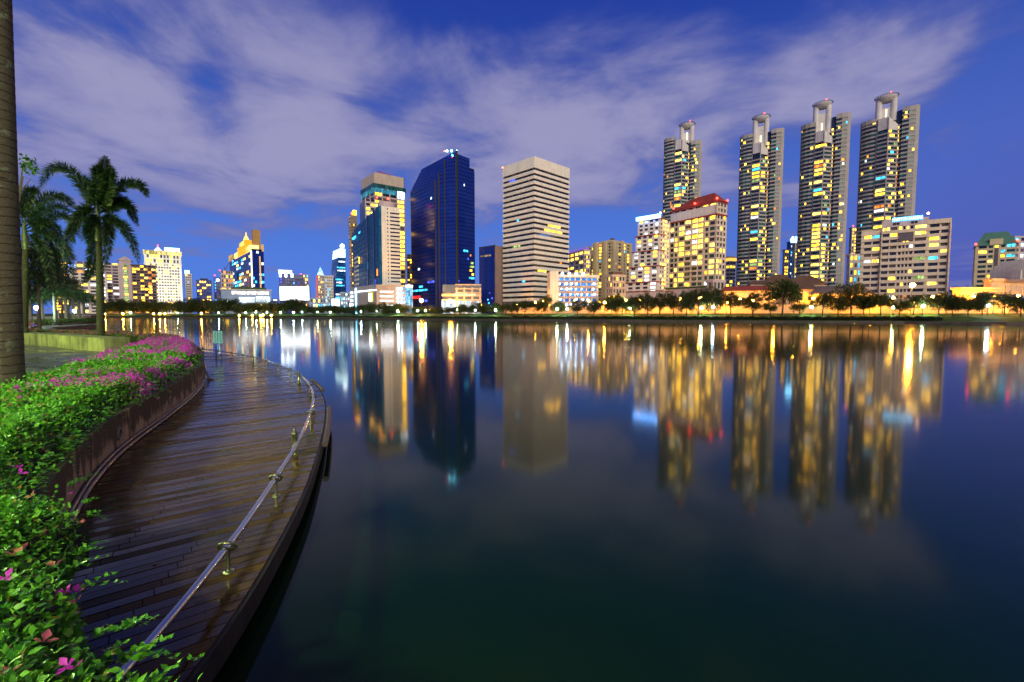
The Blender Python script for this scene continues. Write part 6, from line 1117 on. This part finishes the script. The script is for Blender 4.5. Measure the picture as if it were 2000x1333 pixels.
for z in (.9, 1.85): MB().tube([(p0.x, p0.y, z), (p1.x, p1.y, z)], .06, 5).build('fence_rail', M_FN, t)
# pavilion frame behind the grove
p = at(100, 617, 112); t = thing('park_pavilion', 'small arched white pavilion frame behind the palm grove', 'pavilion', (p.x, 112, .66)); mb = MB()
for x in (-1.8, 1.8): MB().tube([(x, 0, 0), (x, 0, 2.2)], .1, 6).build('post', M_FN, t)
MB().tube([(-1.9 * math.cos(a), 0, 2.2 + 1.0 * math.sin(a)) for a in [math.pi * k / 10 for k in range(11)]], .1, 6).build('arch', M_FN, t)
# seated person by the water with a lit phone
p = at(65, 644, 58); pr = thing('person', 'person in a blue shirt sitting at the lake edge holding a lit phone', 'person', (p.x, 58, .62))
def skin(name, nodes, edges, m, parent, lev=2):
    me = bpy.data.meshes.new(name); me.from_pydata([n_[0] for n_ in nodes], edges, []); me.materials.append(m); o = link(name, me, parent); md = o.modifiers.new('skin', 'SKIN'); md.use_smooth_shade = True
    for i, n_ in enumerate(nodes): me.skin_vertices[0].data[i].radius = (n_[1], n_[1] if len(n_) < 3 else n_[2])
    me.skin_vertices[0].data[0].use_root = True; o.modifiers.new('sub', 'SUBSURF').levels = lev; o.modifiers['sub'].render_levels = lev; return o
SK = plain('skin_tone', (.35, .20, .13), .55)
skin('body', [((0, 0, .12), .15, .17), ((.02, 0, .35), .14, .17), ((.06, 0, .55), .13, .19), ((.08, 0, .66), .055), ((.10, 0, .80), .095, .085), ((.11, 0, .90), .075),
              ((.08, .19, .56), .06), ((.20, .21, .36), .045), ((.42, .10, .40), .035), ((.50, .06, .43), .03), ((.08, -.19, .56), .06), ((.20, -.21, .36), .045), ((.42, -.10, .40), .035), ((.50, -.06, .43), .03),
              ((.10, .10, .10), .10), ((.48, .14, .34), .075), ((.52, .15, .0), .05), ((.66, .16, -.02), .04), ((.10, -.10, .10), .10), ((.48, -.14, .34), .075), ((.52, -.15, 0), .05), ((.66, -.16, -.02), .04)],
     [(0, 1), (1, 2), (2, 3), (3, 4), (4, 5), (2, 6), (6, 7), (7, 8), (8, 9), (2, 10), (10, 11), (11, 12), (12, 13), (0, 14), (14, 15), (15, 16), (16, 17), (0, 18), (18, 19), (19, 20), (20, 21)], SK, pr)
skin('blue_shirt', [((0, 0, .14), .165, .19), ((.02, 0, .36), .16, .19), ((.06, 0, .56), .145, .205), ((.08, 0, .63), .07), ((.08, .19, .56), .075), ((.15, .21, .44), .066), ((.08, -.19, .56), .075), ((.15, -.21, .44), .066)], [(0, 1), (1, 2), (2, 3), (2, 4), (4, 5), (2, 6), (6, 7)], plain('blue_cloth', (.03, .08, .45), .8), pr)
skin('trousers', [((0, 0, .1), .16, .19), ((.10, .10, .10), .11), ((.48, .14, .34), .085), ((.51, .15, .08), .065), ((.10, -.10, .10), .11), ((.48, -.14, .34), .085), ((.51, -.15, .08), .065)], [(0, 1), (1, 2), (2, 3), (0, 4), (4, 5), (5, 6)], plain('dark_cloth', (.02, .02, .03), .8), pr)
skin('hair', [((.07, 0, .84), .095), ((.085, 0, .91), .088)], [(0, 1)], plain('black_hair', (.01, .008, .007), .5), pr, 2)
ph = thing('phone', 'small lit phone held by the person in blue', 'phone', (p.x + .53, 58, 1.06)); MB().box(-.01, .01, -.04, .04, -.08, .08).build('phone_case', M_FRAME, ph); MB().box(-.015, -.011, -.036, .036, -.075, .075).build('phone_screen', emit('phone_glow', (.75, .95, 1.0), 14), ph)
